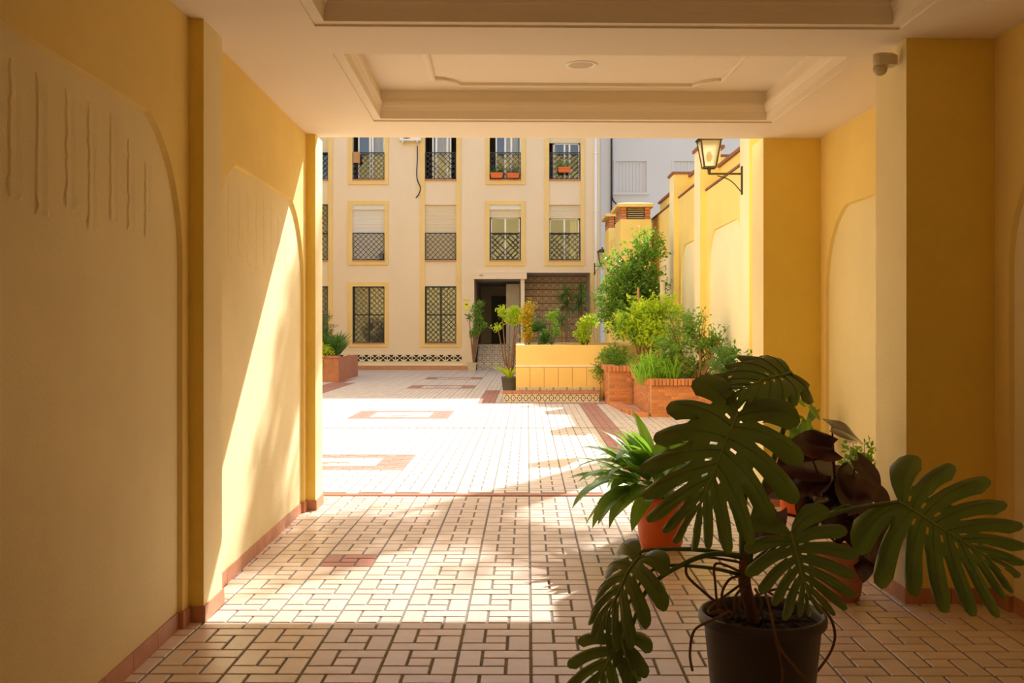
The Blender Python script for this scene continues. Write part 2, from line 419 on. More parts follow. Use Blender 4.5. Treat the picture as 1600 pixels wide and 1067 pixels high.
# ------------------------------------------------------------------ skirting tiles
def skirting(name, path, side, label):
    root = thing(name, label, 'baseboard', kind='structure')
    for (p, q) in zip(path[:-1], path[1:]):
        p = Vector(p); q = Vector(q); L = (q-p).length; n = max(1, round(L/.33)); d = (q-p)/L; nn = Vector((-d.y, d.x))*side
        for i in range(n):
            a = p+d*(L*i/n+(.002 if i else -.0)); b = p+d*(L*(i+1)/n-(.002 if i < n-1 else -.012))
            mb = MB(PX); h = .088; th = .013
            vs = [(a.x,a.y,0),(b.x,b.y,0),(b.x+nn.x*th,b.y+nn.y*th,0),(a.x+nn.x*th,a.y+nn.y*th,0),
                  (a.x,a.y,h),(b.x,b.y,h),(b.x+nn.x*(th-.004),b.y+nn.y*(th-.004),h),(a.x+nn.x*(th-.004),a.y+nn.y*(th-.004),h)]
            mb.add(vs, [(0,1,2,3),(4,7,6,5),(0,4,5,1),(1,5,6,2),(2,6,7,3),(3,7,4,0)]); mb.build('tile', M['terra_b'], root)
skirting('baseboard_left', [(SLW,2.75),(SLW,5.47),(SLP,5.47),(SLP,5.59),(SLF,5.59),(SLF,5.96),(SLP,5.96),(SLP,6.09),(SLW,6.09),(SLW,8.86),(SLP,8.86),(SLP,8.98),(SLF,8.98),(SLF,9.33)], -1, 'terracotta skirting tiles along the left passage wall')
skirting('baseboard_right', [(SRW,2.8),(SRW,5.7),(SRP,5.7),(SRP,5.88),(SRF,5.88),(SRF,6.36),(SRP,6.36),(SRP,6.5),(SRW,6.5),(SRW,8.93),(SRP,8.93),(SRP,9.08),(SRF,9.08),(SRF,9.48)], 1, 'terracotta skirting tiles along the right passage wall')

# ------------------------------------------------------------------ floors
AL = .0075; MW = .3544; GX0 = .0173; GY0 = 5.069
def G(gx, gy): return (GX0+gx*cos(AL)+gy*sin(AL), -gx*sin(AL)+gy*cos(AL))
JT = .007; U3 = MW/3
CELLS = [(0,1,1,3,'v'),(1,3,2,3,'h'),(1,2,1,2,'c'),(2,3,0,2,'v'),(0,2,0,1,'h')]
def tile_mesh(mb, wx, wy, cx=0, cy=0, rot=True, z=0.0, m=0):
    hx, hy = wx/2-JT, wy/2-JT*1.0; c = .003; vs = []
    for (k, zz) in ((0, z-.012), (0, z-.003), (c, z)):
        for (sx, sy) in ((-1,-1),(1,-1),(1,1),(-1,1)):
            lx = cx+sx*(hx-k); ly = cy+sy*(hy-k)
            vs.append((*(G(lx, ly) if rot else (lx, ly)), zz))
    fs = [(8,9,10,11)]
    for r in (0, 4):
        for i in range(4): j = (i+1) % 4; fs.append((r+i, r+j, r+4+j, r+4+i))
    mb.add(vs, fs, m)
PROT = {}
for key, (a, b) in {'v': (U3, 2*U3), 'h': (2*U3, U3), 'c': (U3, U3)}.items():
    for nm in ('tile', 'tile_red', 'tile_y', 'tile_yr'):
        t = MB(); tile_mesh(t, a, b, rot=False); me = bpy.data.meshes.new('tile'); me.from_pydata([tuple(p) for p in t.v], [], t.f); me.materials.append(M[nm]); PROT[key, nm] = me
def mod_of(u, v):
    Y = FP*H/(v-V0); x = (u-U0)/FP*Y
    gx = (x-GX0)*cos(AL)-Y*sin(AL); gy = (x-GX0)*sin(AL)+Y*cos(AL)
    return (math.floor(gx/MW), math.floor((gy-GY0)/MW))
def in_frame(x, y):
    if y < 4.2: return False
    u = U0+x/y*FP; v = V0+H/y*FP; return -40 < u < 1640 and v < 1100
def lay(name, label, i0, i1, j0, j1, keep, red, nm, nmr, nparts, bed):
    root = MB(); root.add(bed, [(0,1,2,3)]); fl = root.build(name, M['mortar']); tag(fl, label, 'floor', kind='structure')
    allt = []
    for j in range(j0, j1):
        for i in range(i0, i1):
            for (a, b, c, d, key) in CELLS:
                gx = (i+(a+b)/6)*MW; gy = GY0+(j+(c+d)/6)*MW; x, y = G(gx, gy)
                if not keep(x, y): continue
                rd = red(i, j, x, y)
                allt.append((0 if in_frame(x, y) else 1, y, x, gx, gy, key, rd))
    allt.sort()
    rest = MB()
    for n, (q, y, x, gx, gy, key, rd) in enumerate(allt):
        if n < nparts and q == 0:
            o = bpy.data.objects.new('tile', PROT[key, nmr if rd else nm]); COL.objects.link(o); o.parent = fl
            o.location = (x, y, 0); o.rotation_euler = (0, 0, -AL)
        else:
            a, b = {'v': (U3, 2*U3), 'h': (2*U3, U3), 'c': (U3, U3)}[key]
            tile_mesh(rest, a, b, gx, gy, m=1 if rd else 0)
    rest.build('tiles', [M[nm], M[nmr]], fl, kind='stuff')
    return fl
red_p = mod_of(548, 876)
def spt(x, y): return x+y*TH
lay('floor', 'beige pinwheel tiled floor of the covered passage', -8, 10, -24, 14,
    lambda x, y: SLW-.12 < spt(x, y) < SRW+.1 and -3 < y < 9.70, lambda i, j, x, y: (i, j) == red_p, 'tile', 'tile_red', 300,
    [(-2.3,-5,-.007),(3.6,-5,-.007),(3.6,9.6,-.007),(-2.3,9.6,-.007)])
def red_y(i, j, x, y):
    mx, my = G((i+.5)*MW, GY0+(j+.5)*MW)
    for j0, nj in ((18, 4), (36, 5), (61, 4), (74, 4)):
        if -9 <= i <= -5 and j0 <= j < j0+nj:
            if i in (-9, -5) or j in (j0, j0+nj-1): return True
            if i == -7 and j == j0+1: return y > my
    if 1.10 < mx < 1.50 and 9.9 < my < 21.8: return True
    if 21.35 < my < 21.75 and -.9 < mx < 2: return True
    if -.95 < mx < -.55 and 21.35 < my < 26: return True
    if -5.5 < mx < -4.9 and 24 < my < 31: return True
    if -9 < mx < -4.9 and 31.3 < my < 31.75: return True
    return False
def vis_y(x, y):
    if not 9.9 < y < 38.2: return False
    u = U0+x/y*FP
    return (430 < u < 1180 or (y < 14 and -4 < x < 3.6)) and -10 < x < 3.85
lay('courtyard_floor', 'pale pinwheel tiled courtyard paving with red tile frames', -30, 12, 13, 94,
    vis_y, red_y, 'tile_y', 'tile_yr', 300, [(-10.2,9.6,-.0072),(3.9,9.6,-.0072),(3.9,46,-.0072),(-10.2,46,-.0072)])
mb = MB(); mb.box(-3.9, 3.7, 9.72, 9.84, -.012, .004)
th_ = mb.build('trim_1', M['tile_red']); tag(th_, 'red tile threshold strip where the passage meets the courtyard', 'threshold', kind='structure')
mb = MB(); mb.box(-8, 1.65, 16.23, 16.29, -.01, .003)
tag(mb.build('trim_2', M['mortar']), 'dark drainage joint crossing the courtyard paving', 'joint', kind='structure')
mb = MB(PX); mb.box(-2.15, 3.4, T0-.2, T0, 0, HC+.3)  # added wall and gate, shut out sky light from behind the camera
wbk = mb.build('wall_back_added', M['ochre']); tag(wbk, 'unseen ochre wall added to close the street end of the passage', 'wall', kind='structure')
mb = MB(PX)
for k in range(10): mb.box(-.9+k*.3+.004, -.9+(k+1)*.3-.004, T0, T0+.05, 0, 2.6)
mb.build('added_gate_boards', M['coping'], wbk)
# pavement under the street end, keeps light bounce right outside the frame
mb = MB(); mb.box(-12, 12, -14, T0, -.1, -.007)
tag(mb.build('street_ground', M['mortar']), 'pavement outside the street end of the passage', 'ground', kind='structure')

# ------------------------------------------------------------------ opposite facade
FY = 38.2; FS = FY/FP
fx = lambda u: (u-U0)*FS
fz = lambda v: H-(v-V0)*FS
bld = thing('apartment_building', 'cream apartment block with ochre window surrounds across the courtyard', 'building', (-2, FY, 0))
holes = []   # (u0,u1,vt,vb)
cols = {0:(464,513),1:(551,601),2:(664,713),3:(765,814),4:(858,907)}
rows = {1:(194,281),2:(320,407),3:(447.5,536)}
for c in cols:
    for r in rows:
        if r == 3 and c > 2: continue
        holes.append((cols[c][0], cols[c][1], rows[r][0], rows[r][1], c, r))
PORCH = (741, 922, 426, 600)
def holed_wall(mb, u0, u1, vt, vb, hs, y, m=0):
    us = sorted({u0, u1, *[min(max(h[k], u0), u1) for h in hs for k in (0, 1)]}); vs = sorted({vt, vb, *[min(max(h[k], vt), vb) for h in hs for k in (2, 3)]})
    for i in range(len(us)-1):
        for j in range(len(vs)-1):
            cu, cv = (us[i]+us[i+1])/2, (vs[j]+vs[j+1])/2
            if any(h[0] < cu < h[1] and h[2] < cv < h[3] for h in hs): continue
            mb.poly([(fx(us[i]),y,fz(vs[j+1])),(fx(us[i+1]),y,fz(vs[j+1])),(fx(us[i+1]),y,fz(vs[j])),(fx(us[i]),y,fz(vs[j]))], m)
vz0 = V0+H/FS
mb = MB()
vent_hole = (527, 722, 554, 565)
holed_wall(mb, 380, 938, 0, vz0, holes+[PORCH, vent_hole], FY)
for (a, b, t, bt, *_) in holes:      # reveals
    x0, x1, z0, z1 = fx(a), fx(b), fz(bt), fz(t); d = .22
    mb.strip([(x0,FY,z0),(x1,FY,z0),(x1,FY,z1),(x0,FY,z1)], [(x0,FY+d,z0),(x1,FY+d,z0),(x1,FY+d,z1),(x0,FY+d,z1)], close=True)
mb.box(fx(938)-.01, fx(938), FY, FY+7, 0, fz(0)); mb.box(fx(380), fx(938), FY+7, FY+7.1, 3.6, fz(0)); mb.box(fx(380), fx(938), FY, FY+7, fz(0), fz(0)+.2)
mb.build('wall', M['fac'], bld)
# pale lower ledge and terracotta skirting
mb = MB(); mb.box(fx(380), fx(724), FY-.03, FY, .16, fz(568)); mb.build('plinth', M['cream_c'], bld)
mb = MB(); mb.box(fx(380), fx(738), FY-.06, FY, 0, .15); mb.build('skirting', M['terra_b'], bld)
# ochre bands
def band(name, rects):
    mb = MB()
    for (a, b, t, bt) in rects: mb.box(fx(a), fx(b), FY-.05, FY, fz(bt), fz(t))
    mb.build(name, M['fac_o'], bld)
def surround(a, b, t, bt, c):   # outer rect with opening c=(u0,u1,vt,vb)
    band('window_surround', [(a, c[0], t, bt), (c[1], b, t, bt), (c[0], c[1], t, c[2]), (c[0], c[1], c[3], bt)])
surround(544,607,180,288.5,(551,601,194,281)); surround(544,607,314,414,(551,601,320,407)); surround(544,607,441,542,(551,601,447.5,536))
surround(758.5,821,180,288.5,(765,814,194,281)); surround(758.5,821,314,415,(765,814,320,407))
for (a, b, c0, c1_, vb, keepbot) in ((657,720,664,713,542,3), (851,913.5,858,907,415,2)):
    band('window_surround', [(a, c0, 150, vb), (c1_, b, 150, vb), (c0, c1_, rows[keepbot][1], vb)])
band('window_surround', [(457, 464, 150, 542), (513, 520, 150, 542), (464, 513, 536, 542)])
band('corner_band', [(922.5, 928, 426, 600)])
# vent band
mb = MB(); mb.box(fx(527), fx(722), FY+.08, FY+.1, fz(565), fz(554)); mb.build('vent_backing', M['iron'], bld)
for k in range(15):
    u = 527+13*k; x0, x1, z0, z1 = fx(u), fx(u+13), fz(565), fz(554); cx, cz = (x0+x1)/2, (z0+z1)/2; mb = MB()
    hx, hz = (x1-x0)/2, (z1-z0)/2; y0, y1 = FY-.02, FY+.06
    mb.box(x0, x0+.012, y0, y1, z0, z1); mb.box(x1-.012, x1, y0, y1, z0, z1); mb.box(x0, x1, y0, y1, z0, z0+.01); mb.box(x0, x1, y0, y1, z1-.01, z1)
    for sx in (-1, 1):
        for sz in (-1, 1):
            px, pz = cx+sx*hx*.62, cz+sz*hz*.62; r = .045
            mb.bar((px-r*.7, (y0+y1)/2, pz-r*.7*sx*sz), (px+r*.7, (y0+y1)/2, pz+r*.7*sx*sz), .05)
            mb.bar((cx+sx*.015, (y0+y1)/2, cz+sz*.015), (px, (y0+y1)/2, pz), .014)
    mb.bar((cx-.018, (y0+y1)/2, cz), (cx+.018, (y0+y1)/2, cz), .036)
    mb.build('vent_block', M['cream_c'], bld)

def clip_line(x0, x1, z0, z1, c, s):     # z = s*x + c clipped to the rectangle
    pts = []
    for x in (x0, x1):
        z = s*x+c
        if z0-1e-6 <= z <= z1+1e-6: pts.append((x, z))
    for z in (z0, z1):
        x = (z-c)/s
        if x0 < x < x1: pts.append((x, z))
    return pts[:2] if len(pts) >= 2 else None
def grille(parent, x0, x1, z0, z1, y, nd, name='grille', wd=.02, zig=None):
    mb = MB()
    for p, q in (((x0,z0),(x1,z0)),((x0,z1),(x1,z1)),((x0,z0),(x0,z1)),((x1,z0),(x1,z1))): mb.bar((p[0],y,p[1]),(q[0],y,q[1]), .035)
    pitch = (x1-x0)/nd; n = int((z1-z0+x1-x0)/pitch)+2
    for s in (1, -1):
        for k in range(-n, n*2):
            c = z0+k*pitch-s*x0
            seg = clip_line(x0, x1, z0, z1, c, s*1.0)
            if seg: mb.bar((seg[0][0],y+.006*s,seg[0][1]), (seg[1][0],y+.006*s,seg[1][1]), wd)
    return mb.build(name, M['iron'], parent)
def window_fr(parent, x0, x1, z0, z1, y, splits=(0.5,), transom=None, fw=.045, m='white'):
    mb = MB()
    for a, b, c, d in ((x0,x0+fw,z0,z1),(x1-fw,x1,z0,z1),(x0,x1,z0,z0+fw),(x0,x1,z1-fw,z1)): mb.box(a,b,y,y+.05,c,d)
    for s in splits: xm = x0+(x1-x0)*s; mb.box(xm-fw*.7, xm+fw*.7, y-.01, y+.05, z0, z1)
    if transom: zt = z0+(z1-z0)*transom; mb.box(x0, x1, y-.005, y+.05, zt-fw/2, zt+fw/2)
    f = mb.build('window_frame', M[m], parent)
    mb = MB(); mb.poly([(x0,y+.03,z0),(x1,y+.03,z0),(x1,y+.03,z1),(x0,y+.03,z1)]); mb.build('pane', M['glass'], f)
    return f
def shutter(parent, x0, x1, z0, z1, y, m, name='roller_shutter'):
    mb = MB(); n = max(2, int((z1-z0)/.055))
    pr = []
    for i in range(n):
        a = z0+(z1-z0)*i/n; b = z0+(z1-z0)*(i+1)/n
        pr += [(y, a), (y-.010, a+(b-a)*.25), (y-.010, a+(b-a)*.75), (y, b-.004)]
    mb.strip([(x0, p[0], p[1]) for p in pr], [(x1, p[0], p[1]) for p in pr]); return mb.build(name, m, parent)
rooms = MB()
def room(parent, x0, x1, z0, z1, y, curtain=None, cm='curtain'):
    mb = MB(); mb.strip([(x0,y,z0),(x1,y,z0),(x1,y,z1),(x0,y,z1)], [(x0,y+1.2,z0),(x1,y+1.2,z0),(x1,y+1.2,z1),(x0,y+1.2,z1)], close=True)
    mb.poly([(x0,y+1.2,z0),(x1,y+1.2,z0),(x1,y+1.2,z1),(x0,y+1.2,z1)]); r = mb.build('room_interior', M['room'], parent)
    if curtain:
        for (a, b) in curtain:
            mb = MB(); xa, xb = x0+(x1-x0)*a, x0+(x1-x0)*b; n = 24; A = [(xa+(xb-xa)*i/n, y+.12+.03*sin(i*1.7), z0) for i in range(n+1)]; B = [(p[0], p[1], z1) for p in A]
            mb.strip(A, B); mb.build('curtain', M[cm], r)
for (a, b, t, bt, c, r) in holes:
    x0, x1, z0, z1 = fx(a), fx(b), fz(bt), fz(t); y = FY+.16
    mb = MB(); mb.box(x0-.01, x1+.01, FY-.07, FY+.2, z0-.03, z0+.015); mb.build('sill', M['terra_b'], bld)
    full = (r == 3)
    if r < 3:
        gz = fz(239 if r == 1 else 364.5); grille(bld, x0+.01, x1-.01, z0+.02, gz, FY-.03, 6 if c else 6, 'balcony_railing')
    else:
        grille(bld, x0+.01, x1-.01, z0+.02, z1-.01, FY-.01, 6, 'window_grille', .018)
    if (c, r) in ((1,2),(2,2)):
        m = M['shutter_w'] if c == 1 else M['alu']
        if c == 1:
            mb = MB(); mb.box(x0, x1, FY+.0, FY+.16, fz(327.5), z1); mb.build('shutter_box', M['shutter_w'], bld)
        shutter(bld, x0, x1, z0, z1, FY+.1, m)
    elif (c, r) == (3,2):
        mb = MB(); mb.box(x0, x1, FY, FY+.16, fz(327.5), z1); mb.build('shutter_box', M['shutter_w'], bld)
        shutter(bld, x0, x1, fz(339.5), fz(327), FY+.1, M['alu']); window_fr(bld, x0+.04, x1-.04, z0, fz(339), y, (.5,)); room(bld, x0, x1, z0, z1, y+.1)
    elif (c, r) == (4,2):
        shutter(bld, x0, x1, fz(341), z1, FY+.1, M['alu']); window_fr(bld, x0+.02, x1-.04, z0, fz(341), y, (.5,)); room(bld, x0, x1, z0, z1, y+.1, [(.68,1)])
    elif (c, r) == (4,1):
        shutter(bld, x0, x1, fz(223), z1, FY+.1, M['alu']); window_fr(bld, x0+.16, x1-.03, z0, fz(223), y, (.43,.62)); room(bld, x0, x1, z0, z1, y+.1, [(.1,.25)])
    elif (c, r) == (1,1):
        window_fr(bld, x0+.18, x1-.02, z0, z1, y, (.45,.55), None, .05); room(bld, x0, x1, z0, z1, y+.1, [(.6,1)])
    elif (c, r) == (2,1):
        window_fr(bld, x0+.26, x1-.2, z0, z1, y, (.22,.8), None, .05); room(bld, x0, x1, z0, z1, y+.1, [(.3,.8)])
    elif (c, r) == (3,1):
        window_fr(bld, x0+.22, x1-.0, z0, z1, y, (.38,.62), None, .05); room(bld, x0, x1, z0, z1, y+.1, [(.5,.9)])
    elif c == 0 and r == 1:
        shutter(bld, x0, x1, fz(239), z1, FY+.1, M['alu']); window_fr(bld, x0, x1, z0, z1, y, (.5,)); room(bld, x0, x1, z0, z1, y+.1)
    elif c == 0 and r == 2:
        grille(bld, x0+.02, x1-.02, gz, z1, FY-.0, 6, 'window_grille'); window_fr(bld, x0, x1, z0, z1, y, (.5,)); room(bld, x0, x1, z0, z1, y+.1, [(0,1)])
    else:
        window_fr(bld, x0, x1, z0, z1, y, (.5,), .5, .04, 'iron'); room(bld, x0, x1, z0, z1, y+.1, [(0.0,1)], 'net')
# porch
PY = FY
mb = MB()
xl, xc, xr = fx(741), fx(820), fx(922); zt = fz(426)
mb.poly([(xl,PY,0),(xl,PY+6.5,0),(xl,PY+6.5,zt),(xl,PY,zt)]); mb.poly([(xr,PY,0),(xr,PY+2.5,0),(xr,PY+2.5,zt),(xr,PY,zt)])
mb.poly([(xc,PY,zt),(xr,PY,zt),(xr,PY+2.5,zt),(xc,PY+2.5,zt)]); mb.poly([(xl,PY,fz(436)),(xc,PY,fz(436)),(xc,PY+6.5,fz(436)),(xl,PY+6.5,fz(436))])
mb.poly([(xl,PY+6.5,0),(xc,PY+6.5,0),(xc,PY+6.5,zt),(xl,PY+6.5,zt)]); mb.poly([(xc-.2,PY+.6,0),(xc-.2,PY+6.5,0),(xc-.2,PY+6.5,zt),(xc-.2,PY+.6,zt)])
mb.box(fx(790), fx(812), PY+1.6, PY+1.9, .9, fz(441)); mb.box(xl, xc-.2, PY+1.85, PY+6.5, .8, .9)
mb.build('porch_interior', M['interior'], bld)
mb = MB(); mb.box(xl-.02, fx(823), PY-.12, PY+.3, fz(436), fz(426.5)); mb.build('porch_beam', M['fac'], bld)
mb = MB(); mb.box(fx(813.5), fx(819.5), PY+.02, PY+.4, 0, fz(436)); mb.build('porch_column', M['fac'], bld)
dm = MB(); dm.box(fx(748)+.3, fx(748)+1.15, PY+6.35, PY+6.45, .9, 2.95)
for k in range(2):
    for z in (1.1, 2.0): dm.box(fx(748)+.38+k*.39, fx(748)+.70+k*.39, PY+6.32, PY+6.36, z, z+.75)
dd = dm.build('door', M['dark_door'], bld, label='dark panelled door at the back of the porch')
mb = MB(); mb.ball((fx(748)+1.08, PY+6.3, 1.9), .035, 6); mb.build('door_knob', M['lantern'], dd)
# tiled back wall: courses of patterned tiles between thin brick-red lines
mb = MB(); mb.box(xc, xr, PY+2.4, PY+2.5, 0, zt); mb.build('tiled_wall', M['coping'], bld)
z = zt-.02; k = 0
while z > .9:
    nn = int((xr-xc)/.3)+1
    mb = MB()
    for i in range(nn):
        a = xc+.003+i*.3; b = min(a+.294, xr)
        if b > a: mb.box(a, b, PY+2.375, PY+2.4, z-.235, z)
    mb.build('tile_course', M['azul2'], bld, kind=None); z -= .272; k += 1
# stairs up to the porch door
for k in range(6):
    mb = MB(); y0 = PY+.1+k*.29; z1 = .155*(k+1); mb.box(fx(745), fx(806), y0, PY+1.9, z1-.155, z1-.03); mb.box(fx(745), fx(806), y0-.02, y0+.3, z1-.03, z1, 1)
    mb.build('stair_step', [M['azulejo'], M['stone']], bld)
# notice and house numerals beside the porch
mb = MB(); mb.box(fx(725), fx(733.5), FY-.02, FY, fz(484), fz(473)); ns = mb.build('notice', M['yellow_sign'], bld, label='small yellow notice beside the porch')
mb = MB(); mb.box(fx(727), fx(731), FY-.026, FY-.02, fz(476.5), fz(474.5)); mb.build('notice_mark', M['sign_b'], ns)
for k in range(4):
    mb = MB(); u = 724+k*2.6; mb.box(fx(u), fx(u+1.6), FY-.02, FY, fz(469.5), fz(467)); mb.build('house_number', M['yellow_sign'], bld)
# air conditioner unit
ac = thing('air_conditioner', 'white outdoor air conditioning unit with a trailing cable on the facade', 'air conditioner', W(642,214,FY-.2))
mb = MB(); mb.chamfer(fx(626), fx(659), FY-.35, FY-.04, fz(222), fz(198), .02); mb.build('casing', M['white'], ac)
mb = MB(); mb.lathe((0,0,0), [(.24,0),(.25,.02),(.2,.03),(.03,.03)], 24)
cc = Vector((fx(637), FY-.36, fz(209))); mb.v = [cc+Vector((p.x, -p.z, p.y)) for p in mb.v]; mb.build('fan_guard', M['grey_pot2'], ac)
for u in (631, 653):
    mb = MB(); mb.box(fx(u)-.02, fx(u)+.02, FY-.34, FY, fz(224.5), fz(222)); mb.bar((fx(u), FY-.3, fz(223)), (fx(u), FY, fz(227)), .03); mb.build('bracket', M['white'], ac)
mb = MB(); mb.tube(smooth_path([W(u,v,FY-.05) for u,v in ((652,228),(652,250),(651,272),(653,284),(657,293),(655,302),(650,309))]), .02, 6); mb.build('cable', M['cable'], ac)
# downpipe
dp = thing('downpipe', 'white rainwater downpipe at the right corner of the cream facade', 'pipe', (fx(930.5), FY-.1, 0))
mb = MB(); mb.tube([(fx(930.5),FY-.09,0),(fx(930.5),FY-.09,fz(150))], .055, 10); mb.build('pipe', M['white'], dp, smooth=True)
for v in (240, 330, 420, 500):
    mb = MB(); mb.box(fx(930.5)-.075, fx(930.5)+.075, FY-.16, FY, fz(v+1), fz(v-1)); mb.build('pipe_clip', M['white'], dp)
# things on balconies
def window_box(u0, u1, v0, v1, plant, label):
    Y = FY-.14; t = thing('window_box', label, 'planter', (fx((u0+u1)/2), Y, fz(v1)), 'terracotta window boxes on the top balconies')
    x0, x1, z0, z1 = fx(u0), fx(u1), fz(v1), fz(v0); d = .1; e = .03
    mb = MB(); mb.add([(x0+e,Y-d,z0),(x1-e,Y-d,z0),(x1-e,Y+d*.6,z0),(x0+e,Y+d*.6,z0),(x0,Y-d-.02,z1),(x1,Y-d-.02,z1),(x1,Y+d*.6,z1),(x0,Y+d*.6,z1)], [(0,3,2,1),(4,5,6,7),(0,1,5,4),(1,2,6,5),(2,3,7,6),(3,0,4,7)])
    mb.box(x0-.01, x1+.01, Y-d-.035, Y-d-.015, z1-.04, z1); mb.build('box', M['orange_pot'], t)
    rr = random.Random(int(u0)); mb = MB()
    for k in range(120):
        p = Vector((rr.uniform(x0, x1), Y+rr.uniform(-.1,.06), z1+abs(rr.gauss(0, .13)))); q = Vector((rr.gauss(0,1), rr.gauss(0,1), rr.gauss(0,1))).normalized()*.045; r2 = q.orthogonal().normalized()*.02
        mb.add([p-q, p+r2, p+q, p-r2], [(0,1,2,3)])
    mb.build('foliage', M[plant], t, kind='stuff')
window_box(766.5,786,271,279,'leaf_d','left terracotta window box on the balcony above the porch door')
window_box(792,811.5,271.5,279,'leaf_b','right terracotta window box on the balcony above the porch door')
window_box(871.5,891,262.5,270.5,'leaf_g','single terracotta window box on the balcony nearest the downpipe')
mb = MB(); mb.chamfer(fx(552.5), fx(563), FY-.12, FY-.06, fz(255), fz(238), .01)
tag(mb.build('wooden_board', M['wood']), 'brown board hung on the upper left balcony railing', 'board')
mb = MB(); mb.box(fx(594), fx(600), FY-.2, FY-.06, fz(406), fz(396.5)); mb.box(fx(595), fx(599), FY-.21, FY-.2, fz(405), fz(397.5), 1)
tag(mb.build('crate', [M['iron'], M['grey_pot2']]), 'small black crate on the middle balcony below the closed white shutter', 'crate')
for (u, v) in ((751.5, 429.0),):
    mb = MB(); mb.ball(W(u, v, FY-.15), .07, 8, sz=.7); tag(mb.build('porch_lamp', M['cream_plastic'], smooth=True), 'small round lamp on the porch beam', 'lamp')

# ------------------------------------------------------------------ white building beyond
WY = 46.0; ws = WY/FP
wx = lambda u: (u-U0)*ws
wz = lambda v: H-(v-V0)*ws
wb = thing('white_building', 'pale grey rendered building with closed shutters behind the ochre wall', 'building', (8, WY, 0))
wh = [(962,1010,252,301), (1053,1100,252,301), (1146,1194,252,301), (962,1010,120,168), (1053,1100,120,168)]
mb = MB(); us = [880,1500]
X = sorted({880, 1900, *[h[0] for h in wh], *[h[1] for h in wh]}); Z = sorted({-170, 567, *[h[2] for h in wh], *[h[3] for h in wh]})
for i in range(len(X)-1):
    for j in range(len(Z)-1):
        cu, cv = (X[i]+X[i+1])/2, (Z[j]+Z[j+1])/2
        if any(h[0] < cu < h[1] and h[2] < cv < h[3] for h in wh): continue
        mb.poly([(wx(X[i]),WY,wz(Z[j+1])),(wx(X[i+1]),WY,wz(Z[j+1])),(wx(X[i+1]),WY,wz(Z[j])),(wx(X[i]),WY,wz(Z[j]))])
mb.box(wx(880), wx(1900), WY+.3, WY+8, 0, wz(-170))
mb.build('wall', M['white_wall'], wb)
for (a, b, t, bt) in wh:
    x0, x1, z0, z1 = wx(a), wx(b), wz(bt), wz(t); mb = MB(); mb.strip([(x0,WY,z0),(x1,WY,z0),(x1,WY,z1),(x0,WY,z1)], [(x0,WY+.2,z0),(x1,WY+.2,z0),(x1,WY+.2,z1),(x0,WY+.2,z1)], close=True)
    for q in ((x0-.09,x0,z0,z1+.09),(x1,x1+.09,z0,z1+.09),(x0,x1,z1,z1+.09)): mb.box(q[0],q[1],WY-.03,WY,q[2],q[3])
    f = mb.build('window_surround', M['white_wall'], wb)
    n = 9
    for k in range(n):
        xa = x0+(x1-x0)*k/n; xb = x0+(x1-x0)*(k+1)/n
        sl = MB(); sl.box(xa+.003, xb-.003, WY+.07, WY+.1, z0, z1); sl.build('shutter_slat', M['shutter_w'], f)
    mb = MB(); mb.box(x0-.12, x1+.12, WY-.14, WY+.05, z0-.1, z0); mb.build('sill', M['white_wall'], f)
mb = MB(); mb.tube([(wx(955),WY-.08,wz(345)),(wx(955.5),WY-.08,wz(120))], .04, 6); mb.tube(smooth_path([W(956,230,WY-.1),W(956,290,WY-.1),W(957,310,WY-.1),W(966,320,WY-.1),W(985,324,WY-.1)]), .03, 6)
mb.build('cable', M['iron'], wb)

# ------------------------------------------------------------------ courtyard side walls
mb = MB(); mb.box(-10.6, -10, 9.2, FY, 0, 9)
tag(mb.build('wall_courtyard_left', M['ochre_c']), 'ochre wall closing the courtyard beyond the left planter', 'wall', kind='structure')
cw = MB(); XW, XP = 3.85, 3.70
cw.box(XW, XW+.24, 9.4, FY, 0, 4.34); cw.box(4.11, 4.4, 9.4, 25.2, 0, 4.87); cw.box(4.11, 4.4, 21.7, 30, 0, 5.2)
cwr = cw.build('wall_courtyard_right', M['ochre_c']); tag(cwr, 'tall ochre boundary wall with piers along the right of the courtyard', 'wall', kind='structure')
segs = [(9.4,12.6),(13.1,16.5),(17.2,21.0),(21.7,24.6),(25.3,38)]
piers = [(12.6,13.1,5.27),(16.5,17.2,7.2),(21.0,21.7,5.27),(24.6,25.3,5.27)]
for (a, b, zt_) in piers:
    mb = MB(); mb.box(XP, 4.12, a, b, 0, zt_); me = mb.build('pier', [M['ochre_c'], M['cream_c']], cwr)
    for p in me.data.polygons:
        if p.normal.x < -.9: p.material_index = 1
    mb = MB(); mb.box(XP-.04, 4.2, a-.04, b+.04, zt_, zt_+.06); mb.build('coping', M['coping'], cwr)
